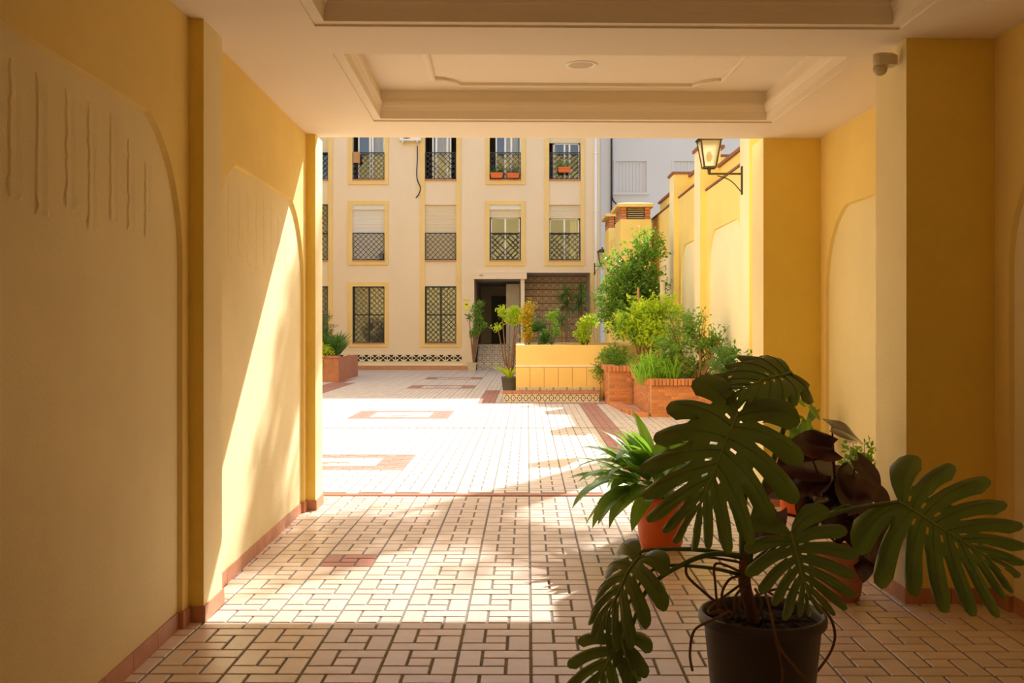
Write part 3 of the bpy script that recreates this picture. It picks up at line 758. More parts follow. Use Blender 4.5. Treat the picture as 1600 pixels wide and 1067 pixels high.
for (a, b) in segs:
    zc = {9.4:4.34,13.1:4.34,17.2:4.40,21.7:4.7,25.3:4.7}[a]
    if zc > 4.35: mb = MB(); mb.box(XW, XW+.24, a, b, 4.3, zc); mb.build('parapet', M['ochre_c'], cwr)
    n = int((b-a)/.3)
    for k in range(n):
        y0 = a+(b-a)*k/n; y1 = a+(b-a)*(k+1)/n-.006
        mb = MB(); mb.add([(XW-.05,y0,zc-.01),(XW-.05,y1,zc-.01),(XW+.3,y1,zc+.07),(XW+.3,y0,zc+.07),(XW-.05,y0,zc+.03),(XW-.05,y1,zc+.03),(XW+.3,y1,zc+.11),(XW+.3,y0,zc+.11)],
               [(0,3,2,1),(4,5,6,7),(0,1,5,4),(1,2,6,5),(2,3,7,6),(3,0,4,7)]); mb.build('coping_tile', M['coping'], cwr)
    # ochre border with recessed pale arch panel
    o = arch_outline(a+.35, min(b, a+4)-.35, 3.5, .55, .8); g = .015; oo = arch_outline(a+.35-g, min(b, a+4)-.35+g, 3.5+g, .55, .8); bb = min(b, a+4)
    mb = MB(); mb.poly([(XW-.03, a, 0)]+[(XW-.03, t, z) for t, z in oo]+[(XW-.03, bb, 0), (XW-.03, bb, zc-.02), (XW-.03, a, zc-.02)])
    mb.strip([(XW-.03, t, z) for t, z in oo], [(XW-.002, t, z) for t, z in o]); mb.build('wall_border', M['ochre_c'], cwr)
    mb = MB(); mb.poly([(XW-.002, t, z) for t, z in o]); mb.build('arch_panel', M['cream_c'], cwr, label='pale arched panel')
for (x0, x1, y0, y1, z) in ((4.05,4.5,13,21.0,4.87),(4.05,4.5,21.7,30,5.2)):
    mb = MB(); mb.box(x0, x1, y0, y1, z, z+.06); mb.build('coping', M['coping'], cwr)

# ventilation shafts
def shaft(name, label, x0, x1, y0, y1, zb, zt_, lv, roofz):
    t = thing(name, label, 'ventilation shaft', (x0, y0, 0))
    mb = MB(); mb.box(x0, x1, y0, y1, 0, zb); mb.build('shaft_wall', M['ochre_c'], t)
    mb = MB(); mb.box(x0+.12, x1-.12, y0+.2, y1-.2, zb, zt_); mb.build('dark_core', M['iron'], t)
    # brick corner posts
    bw = .2
    for (a, b) in ((x0+.02, x0+.18), (x1-.18, x1-.02)):
        n = int((zt_-zb)/.075)
        for k in range(n):
            z0 = zb+k*(zt_-zb)/n
            mb = MB(); off = .01 if k % 2 else 0; mb.box(a+off, b-off, y0+.02, y0+.24, z0+.006, z0+(zt_-zb)/n-.006); mb.build('brick', M['brick'], t)
            mb = MB(); mb.box(a+off, b-off, y1-.24, y1-.02, z0+.006, z0+(zt_-zb)/n-.006); mb.build('brick', M['brick'], t)
    n = 5
    for k in range(n):
        z0 = zb+.03+k*(zt_-zb-.03)/n
        mb = MB(); mb.add([(x0+.2,y0+.04,z0),(x1-.2,y0+.04,z0),(x1-.2,y0+.10,z0+.025),(x0+.2,y0+.10,z0+.025),(x0+.2,y0+.04,z0+.014),(x1-.2,y0+.04,z0+.014),(x1-.2,y0+.10,z0+.039),(x0+.2,y0+.10,z0+.039)],
               [(0,3,2,1),(4,5,6,7),(0,1,5,4),(1,2,6,5),(2,3,7,6),(3,0,4,7)]); mb.build('louvre_slat', M['stone'], t)
        mb = MB(); mb.box(x0+.06, x0+.12, y0+.24, y1-.24, z0, z0+.025); mb.build('louvre_slat', M['stone'], t)
    mb = MB(); mb.box(x0-.1, x1+.05, y0-.12, y1+.1, zt_, zt_+.09)
    cx, cy = (x0+x1)/2, (y0+y1)/2; z = zt_+.09
    mb.add([(x0-.1,y0-.12,z),(x1+.05,y0-.12,z),(x1+.05,y1+.1,z),(x0-.1,y1+.1,z),(cx-.1,cy,z+roofz),(cx+.2,cy,z+roofz)], [(0,1,5,4),(1,2,5),(2,3,4,5),(3,0,4)])
    mb.build('roof_slab', M['fac_o'], t)
shaft('ventilation_shaft', 'wide ochre ventilation shaft with brick corners and louvres by the white building', 2.75, 3.6, 28, 29.6, 4.55, 4.88, 6, .14)
shaft('ventilation_shaft', 'narrow ochre ventilation shaft half hidden behind the wider one', 2.78, 3.5, 32.0, 33.6, 4.70, 5.05, 6, .12)
mb = MB(); mb.box(2.85, 3.84, 29.6, 32.0, 0, 4.3); tag(mb.build('shaft_link_wall', M['ochre_c']), 'low ochre wall joining the two ventilation shafts', 'wall', kind='structure')

# ------------------------------------------------------------------ yellow planter wall and tiled bench
pw = thing('raised_planter', 'yellow painted raised planter with a white ledge line beside the porch stairs', 'planter', (1, 22.8, 0))
x0, x1 = (806-U0)/FP*22.8, 2.75
mb = MB(); mb.box(x0, x1, 22.83, 23.0, 0, 1.2); mb.box(x0, x0+.2, 23.0, 26.5, 0, 1.2); mb.box(x0, x1, 26.3, 26.5, 0, 1.2); mb.box(x1-.2, x1, 23.0, 26.5, 0, 1.2); mb.build('planter_wall', M['fac_o'], pw)
mb = MB(); mb.box(x0+.2, x1-.2, 23.0, 26.3, 0, 1.08); mb.build('soil', M['soil'], pw, kind='stuff')
zl = H-(571.5-V0)/FP*22.8
n = 9
for k in range(n):
    a = x0+(x1-x0)*k/n; b = x0+(x1-x0)*(k+1)/n
    mb = MB(); mb.chamfer(a+.004, b-.004, 22.80, 22.85, .0, zl-.03, .004); mb.build('panel', M['fac_o'], pw)
mb = MB(); mb.box(x0-.01, x1, 22.79, 22.84, zl-.02, zl+.012); mb.build('ledge', M['white'], pw)
mb = MB(); mb.box((948-U0)/FP*22.8, x1, 22.76, 22.80, 0, .1); mb.build('skirting', M['terra_b'], pw)
bn = thing('tiled_bench', 'low terracotta topped bench with a row of star patterned tiles before the yellow planter', 'bench', (.6, 22.3, 0))
bx0, bx1, by0, by1, bh = (787-U0)/FP*21.95, (936-U0)/FP*21.95, 21.95, 22.79, .165
mb = MB(); mb.box(bx0, bx1, by0+.01, by1, 0, bh); mb.build('core', M['mortar'], bn)
n = 15
for k in range(n):
    a = bx0+(bx1-bx0)*k/n; b = bx0+(bx1-bx0)*(k+1)/n
    mb = MB(); mb.box(a+.001, b-.001, by0-.008, by0+.01, .002, bh-.002); mb.build('tile', M['star'], bn)
for k in range(10):
    a = bx0-.03+(bx1-bx0+.06)*k/10; b = bx0-.03+(bx1-bx0+.06)*(k+1)/10
    for j in range(2):
        ya = by0-.03+j*.42; mb = MB(); mb.chamfer(a+.003, b-.003, ya+.003, ya+.415, bh, bh+.03, .004); mb.build('top_tile', M['terra'], bn)
mb = MB(); mb.box((806-U0)/FP*22.8, bx1+.1, 22.775, 22.80, bh+.03, bh+.09); mb.build('patterned_edge', M['azulejo'], bn)

# ------------------------------------------------------------------ brick planters
BRK = {}
def brick_wall(parent, x0, y0, x1, y1, zt_, th=.12, soldier=True):
    """courses of bricks from (x0,y0) to (x1,y1), soldier course on top"""
    p = Vector((x0, y0)); q = Vector((x1, y1)); L = (q-p).length; d = (q-p)/L; ang = math.atan2(d.y, d.x)
    h = .062; zz = 0; k = 0; bl = .245
    def unit(l, t, hh):
        key = (round(l,3), round(t,3), round(hh,3))
        if key not in BRK:
            m = MB(); m.chamfer(-l/2+.005, l/2-.005, -t/2, t/2, .005, hh-.004, .004); me = bpy.data.meshes.new('brick'); me.from_pydata([tuple(v) for v in m.v], [], m.f); me.materials.append(M['brick']); BRK[key] = me
        return BRK[key]
    top = zt_-(.12 if soldier else 0)
    nc = int(top/h); h = top/nc
    for k in range(nc):
        s = -bl/2 if k % 2 else 0
        while s < L-.02:
            a = max(s, 0); b = min(s+bl, L)
            if b-a > .03:
                c = p+d*(a+b)/2; o = bpy.data.objects.new('brick', unit(b-a, th, h)); COL.objects.link(o); o.parent = parent
                o.matrix_parent_inverse = Matrix.Translation(-parent.location); o.location = (c.x, c.y, k*h); o.rotation_euler = (0, 0, ang)
            s += bl
    if soldier:
        n = int(L/.066)
        for k in range(n):
            c = p+d*(L*(k+.5)/n); o = bpy.data.objects.new('brick', unit(L/n, th+.1, .12)); COL.objects.link(o); o.parent = parent
            o.matrix_parent_inverse = Matrix.Translation(-parent.location); o.location = (c.x, c.y, top+random.uniform(-.003,.003)); o.rotation_euler = (0, 0, ang)
    mb = MB(); nn = Vector((-d.y, d.x))*(th/2-.008); a = p; b = q
    mb.add([(a.x-nn.x,a.y-nn.y,0),(b.x-nn.x,b.y-nn.y,0),(b.x+nn.x,b.y+nn.y,0),(a.x+nn.x,a.y+nn.y,0),(a.x-nn.x,a.y-nn.y,zt_-.01),(b.x-nn.x,b.y-nn.y,zt_-.01),(b.x+nn.x,b.y+nn.y,zt_-.01),(a.x+nn.x,a.y+nn.y,zt_-.01)],
           [(0,3,2,1),(4,5,6,7),(0,1,5,4),(1,2,6,5),(2,3,7,6),(3,0,4,7)]); mb.build('mortar', M['bmort'], parent)
b1 = thing('brick_planter', 'tall orange brick planter at the end of the yellow raised planter', 'planter', (2.3, 21.3, 0))
brick_wall(b1, 1.84, 21.2, 2.34, 21.2, .80); brick_wall(b1, 1.90, 22.7, 1.90, 21.26, .80)
mb = MB(); mb.box(1.97, 3.66, 21.27, 22.7, 0, .72); mb.build('soil', M['soil'], b1, kind='stuff')
b2 = thing('brick_planter', 'lower orange brick planter nearest the passage under the big shrub', 'planter', (3, 18.3, 0))
brick_wall(b2, 2.34, 18.3, 3.66, 18.3, .68); brick_wall(b2, 2.40, 21.1, 2.40, 18.36, .68)
mb = MB(); mb.box(2.47, 3.66, 18.37, 21.1, 0, .6); mb.build('soil', M['soil'], b2, kind='stuff')
# brick apron at the foot of the planters
ap = thing('brick_apron', 'low curved brick edging on the paving before the brick planters', 'edging', (2.1, 19.5, 0))
for k in range(16):
    yy = 21.9-k*.24; xx = 1.95+.25*(k/16)**2; mb = MB(); mb.chamfer(xx-.12+.0*k, xx+.12, yy-.115, yy+.115, 0, .07, .006); mb.build('brick', M['brick'], ap)
# yellow planter close to the big lantern pier
yp = thing('side_planter', 'small cream planter with a red coping below the wall lantern', 'planter', (3.3, 14.6, 0))
mb = MB(); mb.box(3.25, 3.40, 14.6, 16.8, 0, .82); mb.box(3.25, 3.80, 14.5, 14.62, 0, .82); mb.box(3.4, 3.80, 14.62, 16.8, 0, .75); mb.build('planter_wall', M['cream_c'], yp)
for k in range(8):
    mb = MB(); mb.box(3.2, 3.42, 14.6+k*.28, 14.6+k*.28+.272, .82, .87); mb.build('coping_tile', M['coping'], yp)
# left terracotta planter
lp = thing('terracotta_planter', 'large weathered terracotta coloured planter box at the left of the courtyard', 'planter', (-6.5, 31, 0))
lx1 = (539-U0)/FP*31.0
mb = MB(); mb.box(-9.5, lx1, 29.9, 30.05, 0, .7); mb.box(lx1-.15, lx1, 30.05, 33.5, 0, .7); mb.box(-9.5,lx1-.15,30.05,33.5,0,.6); mb.build('planter_wall', M['terra'], lp)
n = 11
for k in range(n):
    a = -9.5+(lx1+9.5+.04)*k/n; mb = MB(); mb.box(a, a+(lx1+9.54)/n-.006, 29.86, 30.1, .7, .76); mb.build('coping_tile', M['terra'], lp)

# ------------------------------------------------------------------ wall lanterns
def lantern(label, mount, top_c, scale, arm_dir):
    """mount: wall point; top_c: centre of the lantern body bottom"""
    t = thing('wall_lantern', label, 'lantern', mount)
    c = Vector(top_c); s = scale
    bw, tw, hh = .085*s, .15*s, .40*s
    mb = MB()
    cb = [c+Vector((sx*bw, sy*bw, 0)) for sx, sy in ((-1,-1),(1,-1),(1,1),(-1,1))]
    ct = [c+Vector((sx*tw, sy*tw, hh)) for sx, sy in ((-1,-1),(1,-1),(1,1),(-1,1))]
    for i in range(4):
        j = (i+1) % 4; mb.bar(cb[i], ct[i], .022*s); mb.bar(cb[i], cb[j], .022*s); mb.bar(ct[i], ct[j], .03*s)
    mb.build('frame', M['lantern'], t)
    for i in range(4):
        j = (i+1) % 4; g = MB(); g.poly([cb[i], cb[j], ct[j], ct[i]]); g.build('glass_pane', M['frost'], t)
    g = MB(); g.ball(c+Vector((0,0,hh*.42)), .05*s, 8, sz=1.5); g.build('bulb', M['white'], t, smooth=True)
    mb = MB(); a = tw*1.25; ap_ = [c+Vector((sx*a, sy*a, hh+.01*s)) for sx, sy in ((-1,-1),(1,-1),(1,1),(-1,1))]; b = tw*.55
    bp = [c+Vector((sx*b, sy*b, hh+.11*s)) for sx, sy in ((-1,-1),(1,-1),(1,1),(-1,1))]
    mb.strip(ap_, bp, close=True); mb.poly(bp); mb.poly(ap_[::-1]); mb.build('cap', M['lantern'], t)
    mb = MB(); mb.ball(c+Vector((0,0,hh+.15*s)), .03*s, 6); mb.tube([c+Vector((0,0,hh+.1*s)), c+Vector((0,0,hh+.15*s))], .012*s, 6); mb.build('finial', M['lantern'], t)
    mb = MB(); e = c+Vector((0,0,-.10*s)); m_ = Vector(mount)
    mb.tube([c, e], [.03*s,.02*s], 8); mb.bar(e+Vector((0,0,.01)), Vector((m_.x, m_.y, e.z+.01)), .028*s)
    mb.tube(smooth_path([Vector((m_.x, m_.y, e.z-.28*s)), m_+(e-m_)*.35+Vector((0,0,e.z-m_.z-.02-.10*s)), m_+(e-m_)*.75+Vector((0,0,-.02))+Vector((0,0,(e.z-m_.z)*.25))], 5), .008*s, 6)
    mb.build('arm', M['lantern'], t)
    mb = MB(); mb.box(m_.x-.02*s, m_.x+.02*s, m_.y-.025*s, m_.y+.025*s, e.z-.30*s, e.z+.12*s); mb.build('wall_plate', M['lantern'], t)
Yl = 17.0
lantern('large bronze wall lantern on the pier at the mouth of the passage', W(1160,280,Yl), W(1108,262,Yl), 1.12, -1)
lantern('small wall lantern among the leaves at the corner of the facade', W(929,420,34.0), W(941,412,34.0), .95, 1)

# motion sensor on the near right pilaster
ms = P(2.25, 5.98, 3.145)
t = thing('motion_sensor', 'small cream motion sensor high on the near right pilaster', 'sensor', ms)
mb = MB(); mb.chamfer(ms.x-.02, ms.x+.085, ms.y-.05, ms.y+.05, ms.z-.01, ms.z+.06, .015); mb.build('housing', M['cream_plastic'], t, smooth=False)
mb = MB(); mb.ball(ms+Vector((-.005, 0, -.025)), .042, 10); mb.build('lens', M['frost'], t, smooth=True)
mb = MB(); mb.tube([ms+Vector((-.0,0,.06)), ms+Vector((-.0,0,.01)), ms+Vector((-.002,0,-.02))], [.045,.048,.04], 14); mb.build('collar', M['cream_plastic'], t, smooth=True)

# ------------------------------------------------------------------ plants
def frame(B, T, N):
    B = Vector(B); T = Vector(T); y = (T-B); L = y.length; y.normalize(); N = Vector(N).normalized(); x = y.cross(N).normalized(); z = x.cross(y)
    return Matrix(((x.x,y.x,z.x,B.x),(x.y,y.y,z.y,B.y),(x.z,y.z,z.z,B.z),(0,0,0,1))), L
def monstera_leaf(B, T, N, width, seed, lobes=7, fold=.25, droop=.22, parent=None, cut=.33, back=158, curl=.10, label=None):
    rr = random.Random(seed); MTX, L0 = frame(B, T, N); L = L0
    mb = MB(lambda p: MTX @ p)
    tipf = .80; rows_ = 12; cpl = 6
    def point(side, s, r, tau, lob):
        y0 = L*tipf*(s**1.15); ph = R(back)+(R(10)-R(back))*(s**.62)
        ln = width*L*(.50+.28*sin(pi*min(1, s*1.05))-.20*s**3)*lob
        if s > .8: ln += (s-.8)*L*.22
        ln *= (1-.22*abs(2*tau)**3)
        rr_ = r*ln
        ph2 = ph-.38*r*(1-s)     # veins sweep forward
        x = side*rr_*sin(ph2); y = y0+rr_*cos(ph2)
        ax = abs(x)/L
        z = fold*ax*L*(.7-ax*1.6)*1.0 - droop*L*(max(0, y/L)**2)*.6 - curl*L*r**3*(1+.5*sin(7*s+seed)) - .028*L*(2*tau)**2*min(1, r*2) + .012*L*sin(9*s+4*r+seed)
        return Vector((x, y, z))
    for side in (-1, 1):
        lobf = [rr.uniform(.90, 1.08) for _ in range(lobes)]
        for k in range(lobes):
            s0, s1 = k/lobes, (k+1)/lobes; sc_ = (s0+s1)/2; rw = cut+rr.uniform(-.06,.10)
            if k == lobes-1: rw += .1
            hole = rr.random() < .75
            V = []
            for i in range(rows_+1):
                r = i/rows_
                kk = 1.0 if r < rw else 1-.13*min(1, (r-rw)/.08)-.16*((r-rw)/(1-rw))**1.5
                row = []
                for j in range(cpl+1):
                    tau = j/cpl-.5
                    kx = kk
                    if k == lobes-1 and tau > 0: kx = 1
                    if k == 0 and tau < 0: kx = 1
                    row.append(point(side, min(1, max(0.001, sc_+tau*kx/lobes)), r, tau if r > rw*.9 else tau*.0, 1+(lobf[k]-1)*max(0, r-rw)/(1-rw)))
                V.append(row)
            vs = [p for row in V for p in row]; fs = []
            for i in range(rows_):
                for j in range(cpl):
                    if hole and j == 0 and i == 1 and k > 0: continue
                    a = i*(cpl+1)+j; q = (a, a+1, a+cpl+2, a+cpl+1)
                    fs.append(q if side > 0 else q[::-1])
            mb.add(vs, fs, 0)
            # side vein
            vein = [V[i][cpl//2]+Vector((0,0,.002)) for i in range(0, rows_, 2)]
            mb.tube(vein, [.0022*(1-.6*i/len(vein)) for i in range(len(vein))], 4, 2)
    mid = [point(1, s, 0, 0, 1)+Vector((0,0,.003)) for s in [i/10 for i in range(11)]]
    mb.tube(mid, [.0055*(1-.6*i/11) for i in range(11)], 6, 1)
    return mb.build('leaf', [M['monstera'], M['monstera_u'], M['petiole']], parent, smooth=True, label=label)
def blade_leaf(mb, B, d0, L, wd, bend, rr, m=0, nseg=9, fold=.25, stalk=.2):
    """arching lanceolate leaf; d0 initial direction; bends down"""
    p = Vector(B); d = Vector(d0).normalized(); side = d.cross(Vector((0,0,1)));
    if side.length < .05: side = Vector((1,0,0))
    side = (side.normalized()+Vector((rr.uniform(-.3,.3), rr.uniform(-.3,.3), rr.uniform(-.25,.25)))).normalized()
    A = []; Bc = []; Cc = []; st = L/nseg
    for i in range(nseg+1):
        t = i/nseg
        if t < stalk: wv = .07
        else:
            q = (t-stalk)/(1-stalk); wv = max(.0, sin(pi*q**.75))**.8
            if i == nseg: wv = .01
        up = side.cross(d).normalized()
        off = side*wd*wv/2
        A.append(p-off+up*fold*wd*wv*.4); Bc.append(p.copy()); Cc.append(p+off+up*fold*wd*wv*.4)
        d = (d+Vector((0,0,-bend*(.3+t)))*st/L*2.2).normalized(); p = p+d*st
    mb.strip(A, Bc, m); mb.strip(Bc, Cc, m)
def heart_leaf(B, T, N, width, parent, m, seed, curl=.15, fold=.25):
    MTX, L = frame(B, T, N); mb = MB(lambda p: MTX @ p); rr = random.Random(seed); n = 12; k = 4
    for side in (-1, 1):
        vs = []
        for i in range(n+1):
            t = i/n; y = t*L; wv = width*L*.5*(sin(pi*min(1, t*.80+.20))**.75 if t < 1 else 0)*(1.0 if t > 0 else .9)
            for j in range(k+1):
                r = j/k; x = side*wv*r; yy = y-(.20*L*r**1.5*(1-t)**3)
                vs.append((x, yy, fold*abs(x)*(1-r*.5)-curl*L*t*t-.06*L*sin(t*9+seed)*r*r*.4))
        fs = []
        for i in range(n):
            for j in range(k): a = i*(k+1)+j; q = (a, a+1, a+k+2, a+k+1); fs.append(q if side > 0 else q[::-1])
        mb.add(vs, fs)
    return mb.build('leaf', m, parent, smooth=True)
def pot(parent, c, rt, rb, h, m, rim=.03, rimh=.045, soil_drop=.04, bands=True):
    mb = MB(); pr = [(.001,0),(rb,0),(rb,.01)]
    hh = h-rimh
    if bands: pr += [(rb+(rt-rim-rb)*.12, hh*.1),(rb+(rt-rim-rb)*.12+.004, hh*.105),(rb+(rt-rim-rb)*.14+.004, hh*.13)]
    pr += [(rt-rim, hh), (rt-.004, hh+.006), (rt, hh+.014), (rt, h-.01), (rt-.006, h), (rt-.016, h-.002), (rt-.024, h-.02), (rt-.035, h-soil_drop-.02)]
    mb.lathe(c, pr, 48); mb.build('pot', m, parent, smooth=True)
    sb_ = MB(); rr = random.Random(5); n = 40; c = Vector(c)
    rings = [(rt-.03)*q for q in (.0,.2,.4,.6,.8,1.0)]; vs = []
    for q in rings:
        for j in range(n): a = 2*pi*j/n; vs.append(c+Vector((q*cos(a), q*sin(a), h-soil_drop+(rr.uniform(-.008,.012) if q < rt*.8 else 0))))
    fs = [(i*n+j, i*n+(j+1) % n, (i+1)*n+(j+1) % n, (i+1)*n+j) for i in range(len(rings)-1) for j in range(n)]
    sb_.add(vs, fs); sb_.build('soil', M['soil'], parent, kind='stuff')

# --- monstera in the dark pot
PYm = 4.1; pc = Vector(((1191-U0)/FP*PYm, PYm, 0)); ph = .462
mon = thing('potted_monstera', 'large potted monstera with split leaves in a dark grey plastic pot', 'potted plant', pc)
pot(mon, pc, .252, .185, ph, M['grey_pot'], .022, .05, .045)
def wm(u, v, dy=0): return W(u, v, PYm+dy)
L = [ # base, tip, normal, width, seed, fold, droop
 ('a', wm(1153,645,-.30), wm(1072,838,-.42), (-.25,-1,.30), .84, 1, .15, .12, .46, 162),
 ('b', wm(1236,582,-.10), wm(1140,606,-.30), (.12,-.70,.80), .74, 2, .30, .16, .80, 128),
 ('c', wm(1236,832,-.40), wm(1268,958,-.45), (-.45,-1,.30), .98, 3, .10, .25, .30, 165),
 ('d', wm(1404,784,-.12), wm(1590,895,-.30), (-.22,-1,.55), .92, 4, .12, .16, .36, 150),
 ('e', wm(1000,868,-.10), wm(922,975,-.20), (-.95,-.60,.25), .90, 5, .30, .40, .28, 150),
 ('f', wm(975,990,-.10), wm(915,1090,-.25), (-.30,-.80,.50), .80, 6, .3, .3, .25, 150),
 ('g', wm(968,1000,-.15), wm(1006,1095,-.20), (.50,-.80,.3), .45, 7, .5, .2, .35, 120)]
LF = {}
for (k, B, T, N, wd, sd, fo, dr, cu, bk) in L:
    monstera_leaf(B, T, N, wd, sd*11, fold=fo, droop=dr, parent=mon, cut=cu, back=bk, lobes=6 if k in 'efg' else (8 if k in 'acd' else 7)); LF[k] = B
crown = wm(1168, 905)
def petiole(pts, r0, r1, name='petiole', m='petiole'):
    q = smooth_path(pts, 6); n = len(q); mb = MB(); mb.tube(q, [r0+(r1-r0)*i/(n-1) for i in range(n)], 8); mb.build(name, M[m], mon, smooth=True)
petiole([wm(1165,930), wm(1160,840), wm(1166,740,.0), wm(1172,680,-.05), wm(1153,645,-.28)], .017, .007)
petiole([wm(1170,900), wm(1176,815,-.03), wm(1212,709,-.05), wm(1232,640,-.08), LF['b']], .017, .007)
petiole([wm(1178,880), wm(1220,845,-.10), wm(1300,803,-.12), LF['d']], .014, .008)
petiole([wm(1176,890), wm(1205,860,-.12), wm(1222,838,-.25), LF['c']], .012, .006)
petiole([wm(1168,872), wm(1120,865,-.05), wm(1070,880,-.08), wm(1012,920,-.1), wm(985,985,-.1), LF['f']], .012, .007)
petiole([wm(1160,868), wm(1080,858,-.02), wm(1010,860,-.08), LF['e']], .010, .006)
petiole([wm(1165,900), wm(1100,886,-.04), wm(1020,890,-.08), wm(975,960,-.12), LF['g']], .008, .005)
petiole([wm(1188,880), wm(1300,800,-.1), wm(1330,790,-.1)], .010, .004)
mb = MB(); mb.tube(smooth_path([wm(1178,975), wm(1170,940), wm(1163,905), wm(1168,860)], 5), .026, 10); mb.build('stem', M['root'], mon, smooth=True)
roots = [ [wm(1175,900,-.02), wm(1115,945,-.12), wm(1108,958,-.2), wm(1128,955,-.14), wm(1140,975,-.05)],
 [wm(1165,880), wm(1090,870,-.03), wm(1072,895,-.06), wm(1100,925,-.1), wm(1125,945,-.1)],
 [wm(1140,955,-.15), wm(1110,970,-.24), wm(1085,985,-.27), wm(1078,1020,-.27), wm(1082,1048,-.27)],
 [wm(1195,925,-.05), wm(1204,955,-.2), wm(1212,1000,-.28), wm(1222,1045,-.27), wm(1220,1085,-.27)],
 [wm(1204,955,-.2), wm(1215,1005,-.285), wm(1240,1040,-.28), wm(1262,1066,-.26)],
 [wm(1180,930), wm(1230,920,-.02), wm(1285,950,-.02), wm(1304,985,0), wm(1297,1020,0), wm(1262,1068,-.1)],
 [wm(1165,900), wm(1140,905,-.04), wm(1128,935,-.1), wm(1150,970,-.05)],
 [wm(1170,910,-.05), wm(1150,930,-.1), wm(1148,955,-.1), wm(1138,968,-.08)],
 [wm(1170,900), wm(1120,880,-.05), wm(1118,915,-.1), wm(1122,955,-.1)],
 [wm(1180,920,-.05), wm(1190,940,-.12), wm(1186,962,-.1)], [wm(1165,920,-.05), wm(1155,945,-.1), wm(1160,968,-.1)], [wm(1185,915,-.05), wm(1215,935,-.1), wm(1235,962,-.08)]]
for q in roots:
    mb = MB(); mb.tube(smooth_path(q, 6), .0055, 6); mb.build('aerial_root', M['root'], mon, smooth=True)

# --- aspidistra in the orange pot
pa = W(1033,850,7.45); pa.z = 0
asp = thing('potted_plant', 'glossy broad-leaved green plant in a tall orange plastic pot', 'potted plant', pa)
pot(asp, pa, .208, .145, .385, M['orange_pot'], .012, .05, .03)
rr = random.Random(21); LA = []
for k in range(78):
    a = rr.uniform(0, 2*pi); el = rr.uniform(.15, 1.25)
    if k < 30: a = rr.uniform(pi*.72, pi*1.35); el = rr.uniform(.05, .95)
    B = pa+Vector((cos(a)*rr.uniform(0,.08), sin(a)*rr.uniform(0,.08), .36)); d = Vector((cos(a)*cos(el), sin(a)*cos(el), sin(el)*1.3+.25))
    mb = MB(); blade_leaf(mb, B, d, rr.uniform(.5,.78), rr.uniform(.11,.155), rr.uniform(.4,1.25), rr, nseg=10, stalk=.3); mb.build('leaf', M['aspid'], asp, smooth=True)

# --- purple philodendron in the terracotta pot
pp = W(1310,938,6.05); pp.z = 0
phl = thing('potted_plant', 'dark purple-leaved plant in a weathered terracotta pot by the right pilaster', 'potted plant', pp)
pot(phl, pp, .165, .118, .30, M['terra'], .008, .04, .03)
def wp(u, v, dy=0): return W(u, v, 6.05+dy)
fix = [((1300,668),(1357,684),(.1,-.5,.6),.5),((1296,718),(1222,722),(.1,-.9,.6),.75),((1292,722),(1196,768),(-.1,-.8,.7),.62),((1262,700),(1222,712),(0,-1,.3),.8),
 ((1300,740),(1250,800),(-.3,-1,.4),.7),((1340,720),(1380,760),(.2,-1,.5),.6),((1350,815),(1362,890),(.1,-1,.2),.62),((1378,820),(1385,905),(.2,-1,.2),.5),
 ((1330,800),(1345,860),(0,-1,.4),.7),((1372,800),(1408,862),(.4,-1,.3),.5),((1200,800),(1180,845),(-.5,-1,.3),.7),((1215,800),(1200,850),(-.3,-1,.3),.6),
 ((1300,700),(1240,690),(.1,-.9,.5),.6),((1360,760),(1400,800),(.3,-1,.4),.6),((1320,760),(1290,830),(-.2,-1,.4),.7),((1340,740),(1330,800),(0,-1,.4),.8),((1355,830),(1350,905),(-.3,-1,.1),.55),((1385,800),(1415,870),(.5,-1,.4),.45),((1365,790),(1370,850),(.1,-1,.6),.7)]
core = wp(1310, 850)
def add_phl(B, T, N, wd, sd):
    B = Vector(B); T = Vector(T); B.x = min(B.x, 2.12); T.x = min(T.x, 2.16)
    heart_leaf(B, T, N, wd, phl, M['purple'], sd)
    mb = MB(); mb.tube(smooth_path([core+Vector((0,0,.0)), (core+Vector(B))*.5+Vector((0,0,.05)), Vector(B)], 5), .0055, 6); mb.build('petiole', M['purple_stem'], phl, smooth=True)
for k, (b, t_, N, wd) in enumerate(fix): add_phl(wp(*b, rr.uniform(-.25,.05)), wp(*t_, rr.uniform(-.35,-.05)), N, wd, k)
for k in range(16):
    a = rr.uniform(0, 2*pi); rad = rr.uniform(.1,.42); B = core+Vector((cos(a)*rad*.6, sin(a)*rad*.5, rr.uniform(-.02,.42))); T = B+Vector((cos(a)*.16, sin(a)*.14, rr.uniform(-.2,.02)))
    add_phl(B, T, (cos(a)*.4, -.6+sin(a)*.3, .8), rr.uniform(.55,.8), 50+k)

